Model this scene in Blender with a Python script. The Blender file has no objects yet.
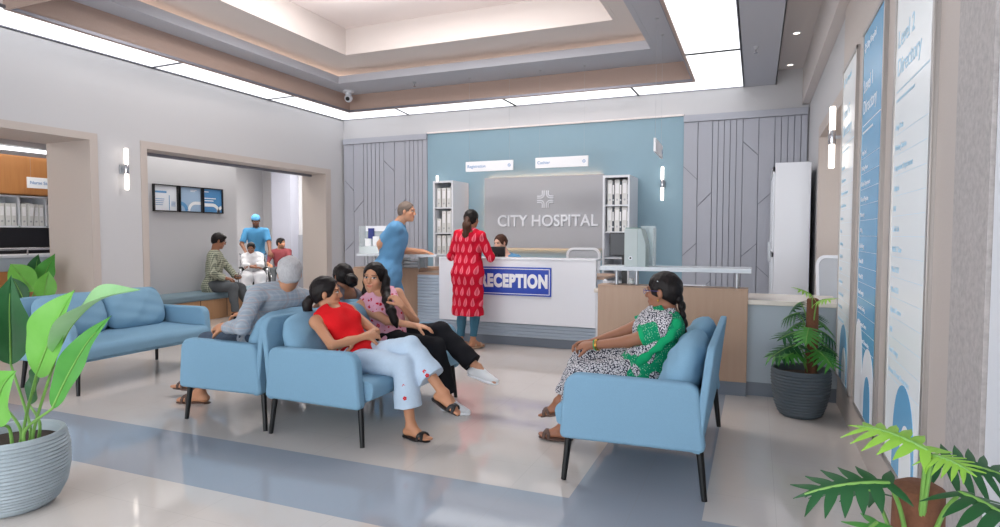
import bpy, bmesh, math, random
import numpy as np
from mathutils import Vector, Matrix, Euler
PI = math.pi
SC = bpy.context.scene
COL = SC.collection

# ---------------------------------------------------------------- camera
H = 1.35
cam = bpy.data.cameras.new('camera')
camo = bpy.data.objects.new('camera', cam)
COL.objects.link(camo)
cam.sensor_width = 36.0
cam.lens = 617.74 / 1000 * 36
cam.clip_start = 0.05
cam.clip_end = 200
camo.location = (0, 0, H)
yaw, pitch, roll = map(math.radians, (-22.46574735, -2.71356792, 0.04071601))
fw = Vector((math.sin(yaw) * math.cos(pitch), math.cos(yaw) * math.cos(pitch), math.sin(pitch)))
rt = Vector((math.cos(yaw), -math.sin(yaw), 0))
upv = rt.cross(fw)
rt2 = math.cos(roll) * rt + math.sin(roll) * upv
up2 = -math.sin(roll) * rt + math.cos(roll) * upv
camo.matrix_world = Matrix(((rt2.x, up2.x, -fw.x, 0), (rt2.y, up2.y, -fw.y, 0), (rt2.z, up2.z, -fw.z, H), (0, 0, 0, 1)))
SC.camera = camo
# ---------------------------------------------------------------- world, exposure, lights
w = bpy.data.worlds.new('world')
SC.world = w
w.use_nodes = True
w.node_tree.nodes['Background'].inputs[0].default_value = (0.93, 0.96, 1.0, 1)
w.node_tree.nodes['Background'].inputs[1].default_value = 3.3
SC.view_settings.view_transform = 'Standard'
SC.view_settings.look = 'None'
SC.view_settings.exposure = 0.32
SC.view_settings.gamma = 1.0
SC.view_settings.use_curve_mapping = False
SC.cycles.use_denoising = True
SC.cycles.max_bounces = 8
SC.cycles.diffuse_bounces = 5
SC.cycles.transparent_max_bounces = 12
PANEL_W = 1.05          # strength of the ceiling light panels
ALCOVE_W = 4.5  # strength of the fill lights added in the side rooms
CENTRE_P = 75       # power of the fill lamp added in the coffer, out of view


def area(name, loc, sx, sy, power, rot=(0, 0, 0), color=(1, 1, 1)):
    l = bpy.data.lights.new(name, 'AREA')
    l.shape = 'RECTANGLE'
    l.size = sx
    l.size_y = sy
    l.energy = power
    l.color = color
    o = bpy.data.objects.new(name, l)
    COL.objects.link(o)
    o.location = loc
    o.rotation_euler = rot
    return o


area('coffer_fill', (-3.5, 5.9, 4.2), 2.6, 1.6, CENTRE_P, color=(1, .98, .96))  # added fill from above, no fitting of the coffer
area('coffer_fill_up', (-3.5, 5.7, 3.75), 3.0, 1.2, 34, rot=(math.pi, 0, 0), color=(1, .96, .95))  # added upward fill that brightens the top ceiling, out of view

# ---------------------------------------------------------------- materials
def lin(c):
    return tuple(((v / 255) / 12.92 if v <= 10.3 else (((v / 255) + 0.055) / 1.055) ** 2.4) for v in c) + (1,)


class NT:
    """small node tree builder"""
    def __init__(s, name):
        s.m = bpy.data.materials.new(name)
        s.m.use_nodes = True
        s.t = s.m.node_tree
        s.b = s.t.nodes['Principled BSDF']
        s.out = s.t.nodes['Material Output']

    def n(s, kind, **kw):
        nd = s.t.nodes.new(kind)
        for k, v in kw.items():
            if k.startswith('i_'):
                nd.inputs[k[2:].replace('_', ' ')].default_value = v
            else:
                setattr(nd, k, v)
        return nd

    def link(s, a, b):
        s.t.links.new(a, b)

    def math(s, op, a, b=None, c=None):
        nd = s.t.nodes.new('ShaderNodeMath')
        nd.operation = op
        for i, v in enumerate((a, b, c)):
            if v is None:
                continue
            if isinstance(v, (int, float)):
                nd.inputs[i].default_value = v
            else:
                s.link(v, nd.inputs[i])
        return nd.outputs[0]

    def mix(s, f, a, b):
        nd = s.t.nodes.new('ShaderNodeMix')
        nd.data_type = 'RGBA'
        for i, v in ((0, f), (6, a), (7, b)):
            if isinstance(v, (int, float, tuple)):
                nd.inputs[i].default_value = v
            else:
                s.link(v, nd.inputs[i])
        return nd.outputs[2]

    def coord(s, which='Object'):
        return s.n('ShaderNodeTexCoord').outputs[which]

    def noise(s, co, scale, detail=3, rough=.5):
        nd = s.n('ShaderNodeTexNoise')
        nd.inputs['Scale'].default_value = scale
        nd.inputs['Detail'].default_value = detail
        nd.inputs['Roughness'].default_value = rough
        if co is not None:
            s.link(co, nd.inputs['Vector'])
        return nd.outputs[0]

    def mapping(s, co, scale=(1, 1, 1), rot=(0, 0, 0), loc=(0, 0, 0)):
        nd = s.n('ShaderNodeMapping')
        nd.inputs['Scale'].default_value = scale
        nd.inputs['Rotation'].default_value = rot
        nd.inputs['Location'].default_value = loc
        s.link(co, nd.inputs[0])
        return nd.outputs[0]

    def xyz(s, co):
        nd = s.n('ShaderNodeSeparateXYZ')
        s.link(co, nd.inputs[0])
        return nd.outputs

    def bump(s, h, strength=.3, dist=.01):
        nd = s.n('ShaderNodeBump')
        nd.inputs['Strength'].default_value = strength
        nd.inputs['Distance'].default_value = dist
        s.link(h, nd.inputs['Height'])
        s.link(nd.outputs[0], s.b.inputs['Normal'])

    def base(s, c):
        if isinstance(c, tuple):
            s.b.inputs['Base Color'].default_value = c
        else:
            s.link(c, s.b.inputs['Base Color'])


def mat(name, rgb, rough=.5, metal=0, var=0, vscale=30, bump=0, bscale=200, spec=.5, stretch=(1, 1, 1)):
    t = NT(name)
    c = lin(rgb)
    t.b.inputs['Roughness'].default_value = rough
    t.b.inputs['Metallic'].default_value = metal
    t.b.inputs['Specular IOR Level'].default_value = spec
    co = None
    if var or bump:
        co = t.mapping(t.coord(), scale=stretch)
    if var:
        c2 = tuple(v * (1 - var) for v in c[:3]) + (1,)
        c1 = tuple(min(1, v * (1 + var)) for v in c[:3]) + (1,)
        t.base(t.mix(t.noise(co, vscale, 4, .6), c2, c1))
    else:
        t.base(c)
    if bump:
        t.bump(t.noise(co, bscale, 2), bump, .004)
    return t.m


def emit(name, rgb, strength):
    t = NT(name)
    t.base((0.8, 0.8, 0.8, 1))
    t.b.inputs['Emission Color'].default_value = lin(rgb)
    t.b.inputs['Emission Strength'].default_value = strength
    return t.m


def glassy(name, rgb=(235, 245, 245), alpha=.25, rough=.03):
    t = NT(name)
    t.base(lin(rgb))
    t.b.inputs['Roughness'].default_value = rough
    t.b.inputs['Alpha'].default_value = alpha
    return t.m


def wood(name, rgb, rgb2, scale=2.2, rough=.4, axis=2):
    t = NT(name)
    s = [14, 14, 14]
    s[axis] = .9
    co = t.mapping(t.coord(), scale=tuple(s))
    n1 = t.noise(co, scale, 5, .65)
    t.base(t.mix(n1, lin(rgb), lin(rgb2)))
    t.b.inputs['Roughness'].default_value = rough
    return t.m


M = {}
M['wall'] = mat('wall_paint', (194, 193, 195), .6, var=.01)
M['wall_grey'] = mat('grey_paint', (190, 190, 194), .6)
M['blue_wall'] = mat('blue_paint', (140, 170, 185), .6, var=.02, vscale=5)
M['stone'] = mat('taupe_stone', (188, 177, 170), .45, var=.06, vscale=120, bump=.05, bscale=300)
M['stone2'] = mat('terrazzo_stone', (172, 166, 164), .5, var=.42, vscale=48, bump=.2, bscale=170)
M['fascia'] = mat('brown_fascia', (176, 152, 140), .5, var=.06, vscale=90)
M['ceil'] = mat('ceiling_white', (214, 206, 202), .7)
M['ceil_grey'] = mat('ceiling_grey', (184, 186, 194), .7)
M['ceil_top'] = mat('ceiling_top', (236, 226, 223), .7)
M['panel_grey'] = mat('grey_panel', (172, 174, 184), .5)
M['panel_dark'] = mat('grey_groove', (138, 141, 150), .6)
M['light'] = emit('light_panel', (250, 252, 255), PANEL_W)
M['trim_metal'] = mat('aluminium_trim', (140, 140, 150), .4, .6)
M['white'] = mat('white_laminate', (222, 225, 231), .35)
M['white_gloss'] = mat('white_gloss', (224, 226, 232), .18)
M['black'] = mat('black_plastic', (22, 22, 25), .4)
M['leg'] = mat('black_metal', (18, 20, 22), .35, .3)
M['chrome'] = mat('chrome', (200, 200, 204), .18, 1)
M['steel'] = mat('brushed_steel', (180, 182, 186), .35, .8)
M['sofa'] = mat('blue_wool', (122, 158, 182), .85, var=.10, vscale=260, bump=.12, bscale=420, spec=.15)
M['cushion'] = mat('blue_wool_soft', (124, 160, 184), .9, var=.10, vscale=240, bump=.12, bscale=420, spec=.12)
M['bench_pad'] = mat('teal_grey_pad', (112, 134, 146), .8, var=.08, vscale=200)
M['oak'] = wood('pale_oak', (190, 160, 136), (176, 143, 120), 2.0)
M['oak_dark'] = wood('warm_oak', (196, 138, 84), (172, 112, 62), 2.0)
M['oak_bench'] = wood('bench_oak', (188, 146, 108), (166, 124, 88), 2.0)
M['plinth'] = mat('grey_plinth', (122, 130, 142), .35)
M['corr'] = mat('corrugated_blue_grey', (178, 190, 203), .4)
M['counter_paint'] = mat('blue_grey_paint', (176, 187, 196), .4)
M['counter_top'] = mat('cream_worktop', (222, 214, 203), .25, var=.04, vscale=80)
M['felt'] = mat('grey_felt', (182, 182, 186), .9, var=.12, vscale=240)
M['letters'] = mat('letter_white', (232, 233, 238), .35)
M['glass'] = glassy('clear_glass', alpha=.22)
M['frost'] = glassy('frosted_glass', (222, 228, 234), .88, .25)
M['acrylic'] = glassy('acrylic', (225, 236, 236), .35)
M['blue_sign'] = mat('royal_blue', (36, 70, 176), .35)
M['sign_white'] = mat('sign_white', (236, 238, 242), .4)
M['sign_blue'] = mat('sign_text_blue', (92, 142, 196), .5)
M['dir_blue'] = mat('directory_blue', (112, 178, 220), .22)
M['dir_white'] = mat('directory_white', (248, 252, 253), .22)
M['dir_txt'] = mat('directory_text', (172, 206, 226), .4)
M['dir_frame'] = mat('directory_frame', (172, 166, 162), .3, .5)
M['binder'] = mat('binder_white', (216, 216, 214), .5)
M['binder_dark'] = mat('binder_dark', (70, 76, 84), .5)
M['screen'] = mat('dark_screen', (44, 47, 54), .3)
M['soil'] = mat('soil', (58, 46, 38), .95, var=.4, vscale=80, bump=.6, bscale=60)
M['wenge'] = mat('dark_backsplash', (62, 62, 68), .5)
M['slat'] = mat('beige_blind', (206, 188, 176), .6)
M['warm'] = emit('warm_led', (255, 176, 118), 11.0)
M['sconce'] = emit('sconce_glow', (255, 243, 230), 1.9)
M['paper'] = mat('paper', (238, 238, 240), .6)
M['navy'] = mat('navy_card', (52, 62, 130), .5)


def floor_mat():
    t = NT('polished_floor_tile')
    co = t.coord()
    x, y, z = t.xyz(co)
    inx = lambda v, a, b: t.math('MULTIPLY', t.math('GREATER_THAN', v, a), t.math('LESS_THAN', v, b))
    s1 = inx(y, 2.375, 3.005)
    s2 = t.math('MULTIPLY', inx(x, -.86, -.21), t.math('GREATER_THAN', y, 2.9))
    s = t.math('MAXIMUM', s1, s2)
    n = t.noise(co, 1.6, 4, .6)
    n2 = t.noise(co, 220, 2, .6)
    beige = t.mix(n, lin((196, 188, 182)), lin((206, 199, 194)))
    grey = t.mix(n2, lin((146, 152, 162)), lin((164, 170, 180)))
    c = t.mix(s, beige, grey)
    # thin tile joints each 0.8 m
    gx = t.math('LESS_THAN', t.math('ABSOLUTE', t.math('SUBTRACT', t.math('FRACT', t.math('DIVIDE', t.math('ADD', x, .86), .65)), .5)), .0022)
    gy = t.math('LESS_THAN', t.math('ABSOLUTE', t.math('SUBTRACT', t.math('FRACT', t.math('DIVIDE', t.math('ADD', y, .06), .62)), .5)), .0022)
    g = t.math('MULTIPLY', t.math('MAXIMUM', gx, gy), .25)
    c = t.mix(g, c, lin((150, 142, 136)))
    t.base(c)
    t.b.inputs['Roughness'].default_value = .06
    t.b.inputs['Specular IOR Level'].default_value = .8
    return t.m


M['floor'] = floor_mat()


# ---------------------------------------------------------------- mesh helpers
class MB:
    def __init__(s):
        s.v = []
        s.f = []
        s.mi = []
        s.cur = 0

    def add(s, vs, fs):
        o = len(s.v)
        s.v += [tuple(v) for v in vs]
        s.f += [tuple(i + o for i in f) for f in fs]
        s.mi += [s.cur] * len(fs)
        return s

    def box(s, x0, x1, y0, y1, z0, z1):
        x0, x1 = min(x0, x1), max(x0, x1)
        y0, y1 = min(y0, y1), max(y0, y1)
        z0, z1 = min(z0, z1), max(z0, z1)
        return s.add([(x0, y0, z0), (x1, y0, z0), (x1, y1, z0), (x0, y1, z0), (x0, y0, z1), (x1, y0, z1), (x1, y1, z1), (x0, y1, z1)],
                     [(0, 3, 2, 1), (4, 5, 6, 7), (0, 1, 5, 4), (1, 2, 6, 5), (2, 3, 7, 6), (3, 0, 4, 7)])

    def prism(s, pts, axis, a, b):
        """pts 2-D polygon; axis the extrusion axis; order of the two others: x<y<z"""
        n = len(pts)
        def P(p, t):
            return {0: (t, p[0], p[1]), 1: (p[0], t, p[1]), 2: (p[0], p[1], t)}[axis]
        vs = [P(p, a) for p in pts] + [P(p, b) for p in pts]
        fs = [tuple(range(n))[::-1], tuple(range(n, 2 * n))] + [(i, (i + 1) % n, n + (i + 1) % n, n + i) for i in range(n)]
        return s.add(vs, fs)

    def tube(s, pts, r, n=10, cap=True):
        pts = [Vector(p) for p in pts]
        if not isinstance(r, (list, tuple)):
            r = [r] * len(pts)
        vs = []
        prev = None
        for i, p in enumerate(pts):
            d = (pts[min(i + 1, len(pts) - 1)] - pts[max(i - 1, 0)]).normalized()
            if prev is None:
                a = d.orthogonal().normalized()
            else:
                a = (prev - d * prev.dot(d))
                a = a.normalized() if a.length > 1e-6 else d.orthogonal().normalized()
            prev = a
            b = d.cross(a)
            for k in range(n):
                t = 2 * PI * k / n
                vs.append(p + (a * math.cos(t) + b * math.sin(t)) * r[i])
        fs = []
        for i in range(len(pts) - 1):
            for k in range(n):
                fs.append((i * n + k, i * n + (k + 1) % n, (i + 1) * n + (k + 1) % n, (i + 1) * n + k))
        if cap:
            fs.append(tuple(range(n))[::-1])
            fs.append(tuple(range((len(pts) - 1) * n, len(pts) * n)))
        return s.add(vs, fs)

    def lathe(s, prof, c=(0, 0, 0), n=40):
        vs = []
        for (r, z) in prof:
            for k in range(n):
                t = 2 * PI * k / n
                vs.append((c[0] + r * math.cos(t), c[1] + r * math.sin(t), c[2] + z))
        fs = []
        for i in range(len(prof) - 1):
            for k in range(n):
                fs.append((i * n + k, i * n + (k + 1) % n, (i + 1) * n + (k + 1) % n, (i + 1) * n + k))
        fs.append(tuple(range(n))[::-1])
        fs.append(tuple(range((len(prof) - 1) * n, len(prof) * n)))
        return s.add(vs, fs)

    def ball(s, c, r, n=12, m=8):
        if not isinstance(r, (tuple, list)):
            r = (r, r, r)
        vs = [(c[0], c[1], c[2] - r[2])]
        for i in range(1, m):
            t = PI * i / m - PI / 2
            for k in range(n):
                a = 2 * PI * k / n
                vs.append((c[0] + r[0] * math.cos(t) * math.cos(a), c[1] + r[1] * math.cos(t) * math.sin(a), c[2] + r[2] * math.sin(t)))
        vs.append((c[0], c[1], c[2] + r[2]))
        fs = [(0, 1 + (k + 1) % n, 1 + k) for k in range(n)]
        for i in range(m - 2):
            for k in range(n):
                fs.append((1 + i * n + k, 1 + i * n + (k + 1) % n, 1 + (i + 1) * n + (k + 1) % n, 1 + (i + 1) * n + k))
        L = len(vs) - 1
        fs += [(L, 1 + (m - 2) * n + k, 1 + (m - 2) * n + (k + 1) % n) for k in range(n)]
        return s.add(vs, fs)

    def obj(s, name, m, parent=None, bevel=0, seg=2, smooth=None, loc=None):
        me = bpy.data.meshes.new(name)
        me.from_pydata(s.v, [], s.f)
        for mm in (m if isinstance(m, (list, tuple)) else [m]):
            me.materials.append(mm)
        if isinstance(m, (list, tuple)):
            me.polygons.foreach_set('material_index', s.mi)
        me.update()
        bm = bmesh.new()
        bm.from_mesh(me)
        bmesh.ops.recalc_face_normals(bm, faces=bm.faces)
        bm.to_mesh(me)
        bm.free()
        if smooth is None:
            smooth = True
        if smooth:
            me.shade_smooth()
        o = bpy.data.objects.new(name, me)
        COL.objects.link(o)
        if parent:
            o.parent = parent
        if loc:
            o.location = loc
        if bevel:
            b = o.modifiers.new('Bevel', 'BEVEL')
            b.width = bevel
            b.segments = seg
            b.limit_method = 'ANGLE'
            b.harden_normals = False
        if smooth:
            for p in me.polygons:
                p.use_smooth = True
            me.set_sharp_from_angle(angle=math.radians(38))
        return o


def thing(name, label, cat, loc=(0, 0, 0), rotz=0, group=None):
    o = bpy.data.objects.new(name, None)
    o.empty_display_size = .1
    COL.objects.link(o)
    o.location = loc
    o.rotation_euler = (0, 0, rotz)
    o['label'] = label
    o['category'] = cat
    if group:
        o['group'] = group
    return o


def tag(o, label, cat, group=None, kind=None):
    o['label'] = label
    o['category'] = cat
    if group:
        o['group'] = group
    if kind:
        o['kind'] = kind
    return o


def struct(name, mb, m, parent=None, bevel=0):
    o = mb.obj(name, m, parent, bevel, smooth=False)
    if parent is None:
        o['kind'] = 'structure'
    return o


def dup(root, label=None, group=None, loc=None, rotz=None, category=None):
    def cp(o, par):
        c = o.copy()
        COL.objects.link(c)
        c.parent = par
        for ch in o.children:
            cp(ch, c)
        return c
    c = cp(root, None)
    if label:
        c['label'] = label
    if group:
        c['group'] = group
    if loc is not None:
        c.location = loc
    if rotz is not None:
        c.rotation_euler = (0, 0, rotz)
    return c


def text(name, body, size, loc, rot, m, parent, align='LEFT', ext=.0015, off=0, sx=1.0, spacing=1.0):
    c = bpy.data.curves.new(name, 'FONT')
    c.body = body
    c.size = size
    c.align_x = align
    c.align_y = 'CENTER'
    c.extrude = ext
    c.offset = off
    c.space_character = spacing
    c.materials.append(m)
    tmp = bpy.data.objects.new(name + '_curve', c)
    COL.objects.link(tmp)
    dg = bpy.context.evaluated_depsgraph_get()
    me = bpy.data.meshes.new_from_object(tmp.evaluated_get(dg))
    bpy.data.objects.remove(tmp)
    bpy.data.curves.remove(c)
    me.name = name
    o = bpy.data.objects.new(name, me)
    COL.objects.link(o)
    o.parent = parent
    o.location = loc
    o.rotation_euler = rot
    o.scale = (sx, 1, 1)
    return o


FACE_CAM = (PI / 2, 0, 0)             # text in the XZ plane read from -Y
FACE_NEGX = (PI / 2, 0, -PI / 2)      # text in the YZ plane read from -X (runs towards -Y)
FACE_POSX = (PI / 2, 0, PI / 2)       # read from +X (runs towards +Y)

# ================================================================ ROOM
XL, XR, YB, ZL = -6.97, .64, 9.4, 3.41
YF = -1.0
struct('floor', MB().box(-14, 3.2, YF, 14, -.1, 0), M['floor'])
# left wall with two framed openings: y .6..4.81 and y 5.35..9.0, both to z 2.49
WT = .5
lw = MB()
lw.box(XL - WT, XL, YF, .6, 0, 3.5).box(XL - WT, XL, .6, YB, 2.44, 3.5)
lw.box(XL - WT + .02, XL, 4.79, 5.37, 0, 2.44).box(XL - WT, XL, 8.94, YB, 0, 2.44)
struct('wall_left', lw, M['wall'])
# stone linings: jambs deeper than the wall
f1 = MB()
f1.box(-7.72, XL + .012, 4.72, 4.81, 0, 2.49).box(-7.72, XL + .012, .6, .69, 0, 2.49).box(-7.72, XL + .012, .69, 4.72, 2.41, 2.49)
struct('trim_1', f1, M['stone'])
f2 = MB()
f2.box(-7.48, XL + .012, 5.345, 5.43, 0, 2.49).box(-7.48, XL + .012, 8.86, 9.0, 0, 2.49).box(-7.48, XL + .012, 5.43, 8.86, 2.40, 2.49)
struct('trim_2', f2, M['stone'])
f3 = MB()
f3.box(-7.30, -7.26, 5.43, 8.86, 2.36, 2.40)
struct('trim_3', f3, M['trim_metal'])
# back wall
struct('wall_back', MB().box(XL - WT, 3.2, YB, YB + .2, 0, 3.9), M['wall'])
struct('wall_back_blue', MB().box(-5.216, -.99, YB - .03, YB, 0, 3.06), M['blue_wall'])
struct('trim_4', MB().box(-5.216, -.99, YB - .06, YB, 3.06, 3.085), M['ceil_top'])


def panel_wall(name, x0, x1, plan, diags):
    """vertical boards with recessed joints; diags = {board: [(z at left edge, z at right edge)...]}"""
    b = MB()
    b.cur = 1
    b.box(x0, x1, YB - .035, YB, 0, 3.06)
    b.cur = 0
    tot = sum(plan)
    x = x0
    for i, wd in enumerate(plan):
        a = x + .005
        c = x + wd / tot * (x1 - x0) - .005
        cuts = sorted(diags.get(i, []))
        lo = (0.0, 0.0)
        for (zl, zr) in cuts + [(2.96, 2.96)]:
            g = .007 if (zl, zr) != (2.96, 2.96) else 0
            b.prism([(a, lo[0]), (c, lo[1]), (c, zr - g), (a, zl - g)], 1, YB - .06, YB - .03)
            lo = (zl + g, zr + g)
        x += wd / tot * (x1 - x0)
    b.box(x0 - .0, x1, YB - .085, YB - .03, 2.965, 3.06)
    o = struct(name, b, [M['panel_grey'], M['panel_dark']])
    return o


plan = [42, 42, 16, 17, 17, 17, 18, 43, 43, 17, 17, 17, 17, 17]
dg = {0: [(2.33, 2.14), (1.04, 1.22), (.3, .12)], 1: [(1.75, 1.95), (.5, .68)], 7: [(2.64, 2.45), (1.04, 1.22)], 8: [(1.77, 1.95), (.9, .72)]}
panel_wall('trim_5', -6.93, -5.216, plan, dg)
panel_wall('trim_6', -.99, .62, plan, dg)
# right wall: beyond the doorway, above it, and the stone clad near part
rw = MB()
rw.box(XR, XR + .3, 7.75, YB, 0, 3.5).box(XR, XR + .3, 5.6, 7.75, 2.5, 3.5).box(XR, XR + .3, YF, 5.6, 0, 3.5)
struct('wall_right', rw, M['wall'])
struct('trim_7', MB().box(XR - .0, XR + .5, 7.67, 7.75, 0, 2.5).box(XR, XR + .5, 5.6, 7.67, 2.42, 2.5).box(XR - .012, XR, 7.67, 7.79, 0, 2.54).box(XR - .012, XR, 5.62, 7.67, 2.42, 2.54), M['stone'])
struct('wall_cladding', MB().box(.62, XR, 2.5, 5.62, 0, 3.41), M['stone'], bevel=0)
struct('wall_pilaster', MB().box(.61, XR, 2.16, 2.5, 0, 3.41), M['stone2'])
struct('door_1', MB().box(.62, XR, 1.05, 2.15, 0, 2.5), M['white'])
bl = MB()
bl.box(1.9, 1.95, 5.3, 9.2, 0, 3.0)
for k in range(60):
    bl.box(1.885, 1.9, 5.3, 9.2, .02 + k * .05, .05 + k * .05)
struct('wall_side_room', bl, M['slat'])
struct('wall_side_room_far', MB().box(XR + .3, 1.95, 7.95, 8.0, 0, 3.0), M['slat'])
struct('ceiling_side_room', MB().box(XR + .3, 1.95, 5.3, 8.0, 2.6, 2.65), M['ceil'])
# ceiling
c = MB()
c.box(XL, .22, YF, 3.0, ZL, ZL + .1)                          # near slab
c.box(-.19, .22, 3.0, YB, ZL, ZL + .1)                        # right band
c.box(.21, .22, YF, YB, ZL, 3.62)
struct('ceiling', c, M['ceil_grey'])
c = MB()
c.box(.22, .55, YF, YB, 3.60, 3.64)
struct('ceiling_recess', c, M['ceil'])
c = MB()
c.box(.55, XR, YF, YB, 3.11, 3.64)
struct('ceiling_beam', c, M['ceil'])
X0, X1, Y0, Y1 = -6.385, -.82, 3.617, 8.78


def ring(mb, ox0, ox1, oy0, oy1, ix0, ix1, iy0, iy1, z0, z1):
    mb.box(ox0, ox1, oy0, iy0, z0, z1).box(ox0, ox1, iy1, oy1, z0, z1).box(ox0, ix0, iy0, iy1, z0, z1).box(ix1, ox1, iy0, iy1, z0, z1)


c = MB()
ring(c, X0 - .03, X1 + .03, Y0 - .03, Y1 + .03, X0, X1, Y0, Y1, ZL - .005, 3.69)
struct('ceiling_fascia', c, M['fascia'])
c = MB()
ring(c, X0 - .03, X1 + .03, Y0 - .03, Y1 + .03, -6.09, -1.22, 4.30, 8.08, 3.69, 3.72)
ring(c, -6.10, -1.21, 4.29, 8.09, -6.04, -1.27, 4.35, 8.03, 3.688, 3.80)
struct('ceiling_cove_lip', c, M['ceil_grey'])
c = MB()
ring(c, -6.45, -.8, 3.9, 8.6, -5.46, -1.61, 4.94, 7.43, 3.90, 3.93)
ring(c, -6.45, -.8, 3.9, 8.6, -6.40, -.85, 3.95, 8.55, 3.72, 3.90)
ring(c, -5.5, -1.57, 4.9, 7.47, -5.45, -1.62, 4.95, 7.42, 3.897, 4.27)
struct('ceiling_cove', c, M['ceil'])
struct('ceiling_top', MB().box(-5.5, -1.57, 4.9, 7.47, 4.27, 4.3), M['ceil_top'])
c = MB()
ring(c, -6.36, -.89, 3.99, 8.51, -6.34, -.91, 4.01, 8.49, 3.74, 3.76)
cv = tag(c.obj('cove_light_strip', emit('cove_led', (255, 226, 204), 4.5)), 'warm cove light strip hidden above the ceiling lip', 'light')
# light panels: (x0,x1,y0,y1)
LP = []
ys = [3.0, 3.6, 4.72, 6.35, 7.97]


def light_panel(poly, label, joints=None):
    t = thing('ceiling_light_panel', label, 'ceiling light', group='edge light panels of the ceiling')
    xs = [p[0] for p in poly]
    yy = [p[1] for p in poly]
    d = MB()
    d.prism(poly, 2, ZL + .012, ZL + .03)
    d.obj('diffuser', M['light'], t, smooth=False)
    f = MB()
    n = len(poly)
    cx, cy = sum(xs) / n, sum(yy) / n
    for i in range(n):
        a, b = Vector(poly[i]), Vector(poly[(i + 1) % n])
        dd = (b - a).normalized()
        nn = Vector((-dd.y, dd.x)) * .011
        f.prism([tuple(a - nn), tuple(b - nn), tuple(b + nn), tuple(a + nn)], 2, ZL, ZL + .03)
    f.obj('frame', M['trim_metal'], t, smooth=False)
    return t


xo, xi, yi, yo, xri, xro = XL, X0, Y1, YB, X1, -.19
light_panel([(xo, 1.9), (xi, 1.9), (xi, 5.52), (xo, 5.54)], 'nearest long light panel above the left wall')
light_panel([(xo, 5.54), (xi, 5.52), (xi, 7.48), (xo, 7.51)], 'second light panel above the left wall, right of the nearest')
light_panel([(xo, 7.51), (xi, 7.48), (xi, yi), (-5.51, yi), (-5.60, yo), (xo, yo)], 'L-shaped light panel in the far left ceiling corner')
light_panel([(-5.51, yi), (-3.61, yi), (-3.61, yo), (-5.60, yo)], 'back light panel right of the far left corner one')
light_panel([(-3.61, yi), (-1.66, yi), (-1.65, yo), (-3.61, yo)], 'back light panel above the hanging Cashier sign')
light_panel([(-1.66, yi), (xri, yi), (xri, 7.5), (xro, 7.5), (xro, yo), (-1.65, yo)], 'L-shaped light panel in the far right ceiling corner')
light_panel([(xri, 5.6), (xro, 5.6), (xro, 7.5), (xri, 7.5)], 'large light panel on the right of the ceiling, beside the far right corner one')
light_panel([(xri, 3.0), (xro, 3.0), (xro, 5.6), (xri, 5.6)], 'light panel on the right of the ceiling cut by the top of the picture')
struct('ceiling_soffit', MB().box(XL - .01, XL + .6, YF, 3.0, ZL - .0, ZL + .01), M['ceil_grey']) if False else None
struct('ceiling_void', MB().box(XL - .5, .7, YF, YB + .2, 4.32, 4.36).box(XL - .5, XL, YF, YB + .2, 3.4, 4.32).box(XL, .7, YB + .02, YB + .2, 3.9, 4.32).box(XR, XR + .1, YF, YB, 3.4, 4.32).box(XL, XR, YF, YF + .1, 3.4, 4.32), M['ceil'])
# unseen camera side facade: piers, openings set close to let sky light in
fc = MB()
for x in (XL - .5, -5.1, -2.9, -.7, XR):
    fc.box(x - .06, x + .06, YF, YF + .12, 0, 3.41)
fc.box(XL - .5, XR, YF, YF + .12, 3.0, 3.41)
struct('wall_front', fc, M['trim_metal'])
# ---- alcove with bench (behind opening 2)
struct('wall_alcove', MB().box(-8.6, -8.5, 5.30, 8.36, 0, 3.3), M['wall_grey'])
struct('wall_alcove_side', MB().box(-8.5, -7.4, 5.30, 5.34, 0, 3.3), M['wall_grey'])
struct('wall_corridor_left', MB().box(-12.3, -12.2, 8, 13, 0, 3.3).box(-12.2, -8.6, 8.3, 8.36, 0, 3.3), M['wall_grey'])
cb = MB()
cb.box(-12.3, -7.4, 12.9, 13.0, 0, 3.3)
struct('wall_corridor_back', cb, M['wall_grey'])
struct('wall_corridor_column', MB().box(-11.35, -10.75, 12.3, 12.9, 0, 3.3), mat('column_lavender', (176, 178, 192), .5))
struct('wall_corridor_white', MB().box(-10.75, -9.0, 12.6, 12.9, 0, 3.3), M['wall'])
struct('trim_8', MB().box(-10.75, -9.0, 12.56, 12.6, 0, 1.33), mat('grey_dado', (150, 152, 160), .5))
struct('wall_corridor_right', MB().box(XL - WT, XL - WT + .05, YB, 13, 0, 3.3), M['wall_grey'])
struct('ceiling_alcove', MB().box(-12.3, -7.4, 5.3, 13, 3.3, 3.4), M['ceil'])
# ---- nurse station (behind opening 1)
struct('wall_station', MB().box(-9.95, -9.9, -.5, 8.3, 0, 2.9).box(-9.95, -7.4, -.55, -.5, 0, 2.9), M['wall_grey'])
struct('ceiling_station', MB().box(-9.95, -7.4, -.55, 5.3, 2.7, 2.8).box(-9.95, -8.6, 5.3, 8.3, 2.7, 2.8), M['ceil'])


def alcove_fill(name, x0, x1, y0, y1, z, label, s):
    t = thing(name, label, 'ceiling light', ((x0 + x1) / 2, (y0 + y1) / 2, z))
    a, b = (x1 - x0) / 2, (y1 - y0) / 2
    MB().box(-a, a, -b, b, -.012, -.004).obj('diffuser', emit(name + '_glow', (255, 252, 246), s), t, smooth=False)
    f = MB()
    ring(f, -a - .02, a + .02, -b - .02, b + .02, -a, a, -b, b, -.018, 0)
    f.obj('frame', M['trim_metal'], t, smooth=False)
    return t


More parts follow.
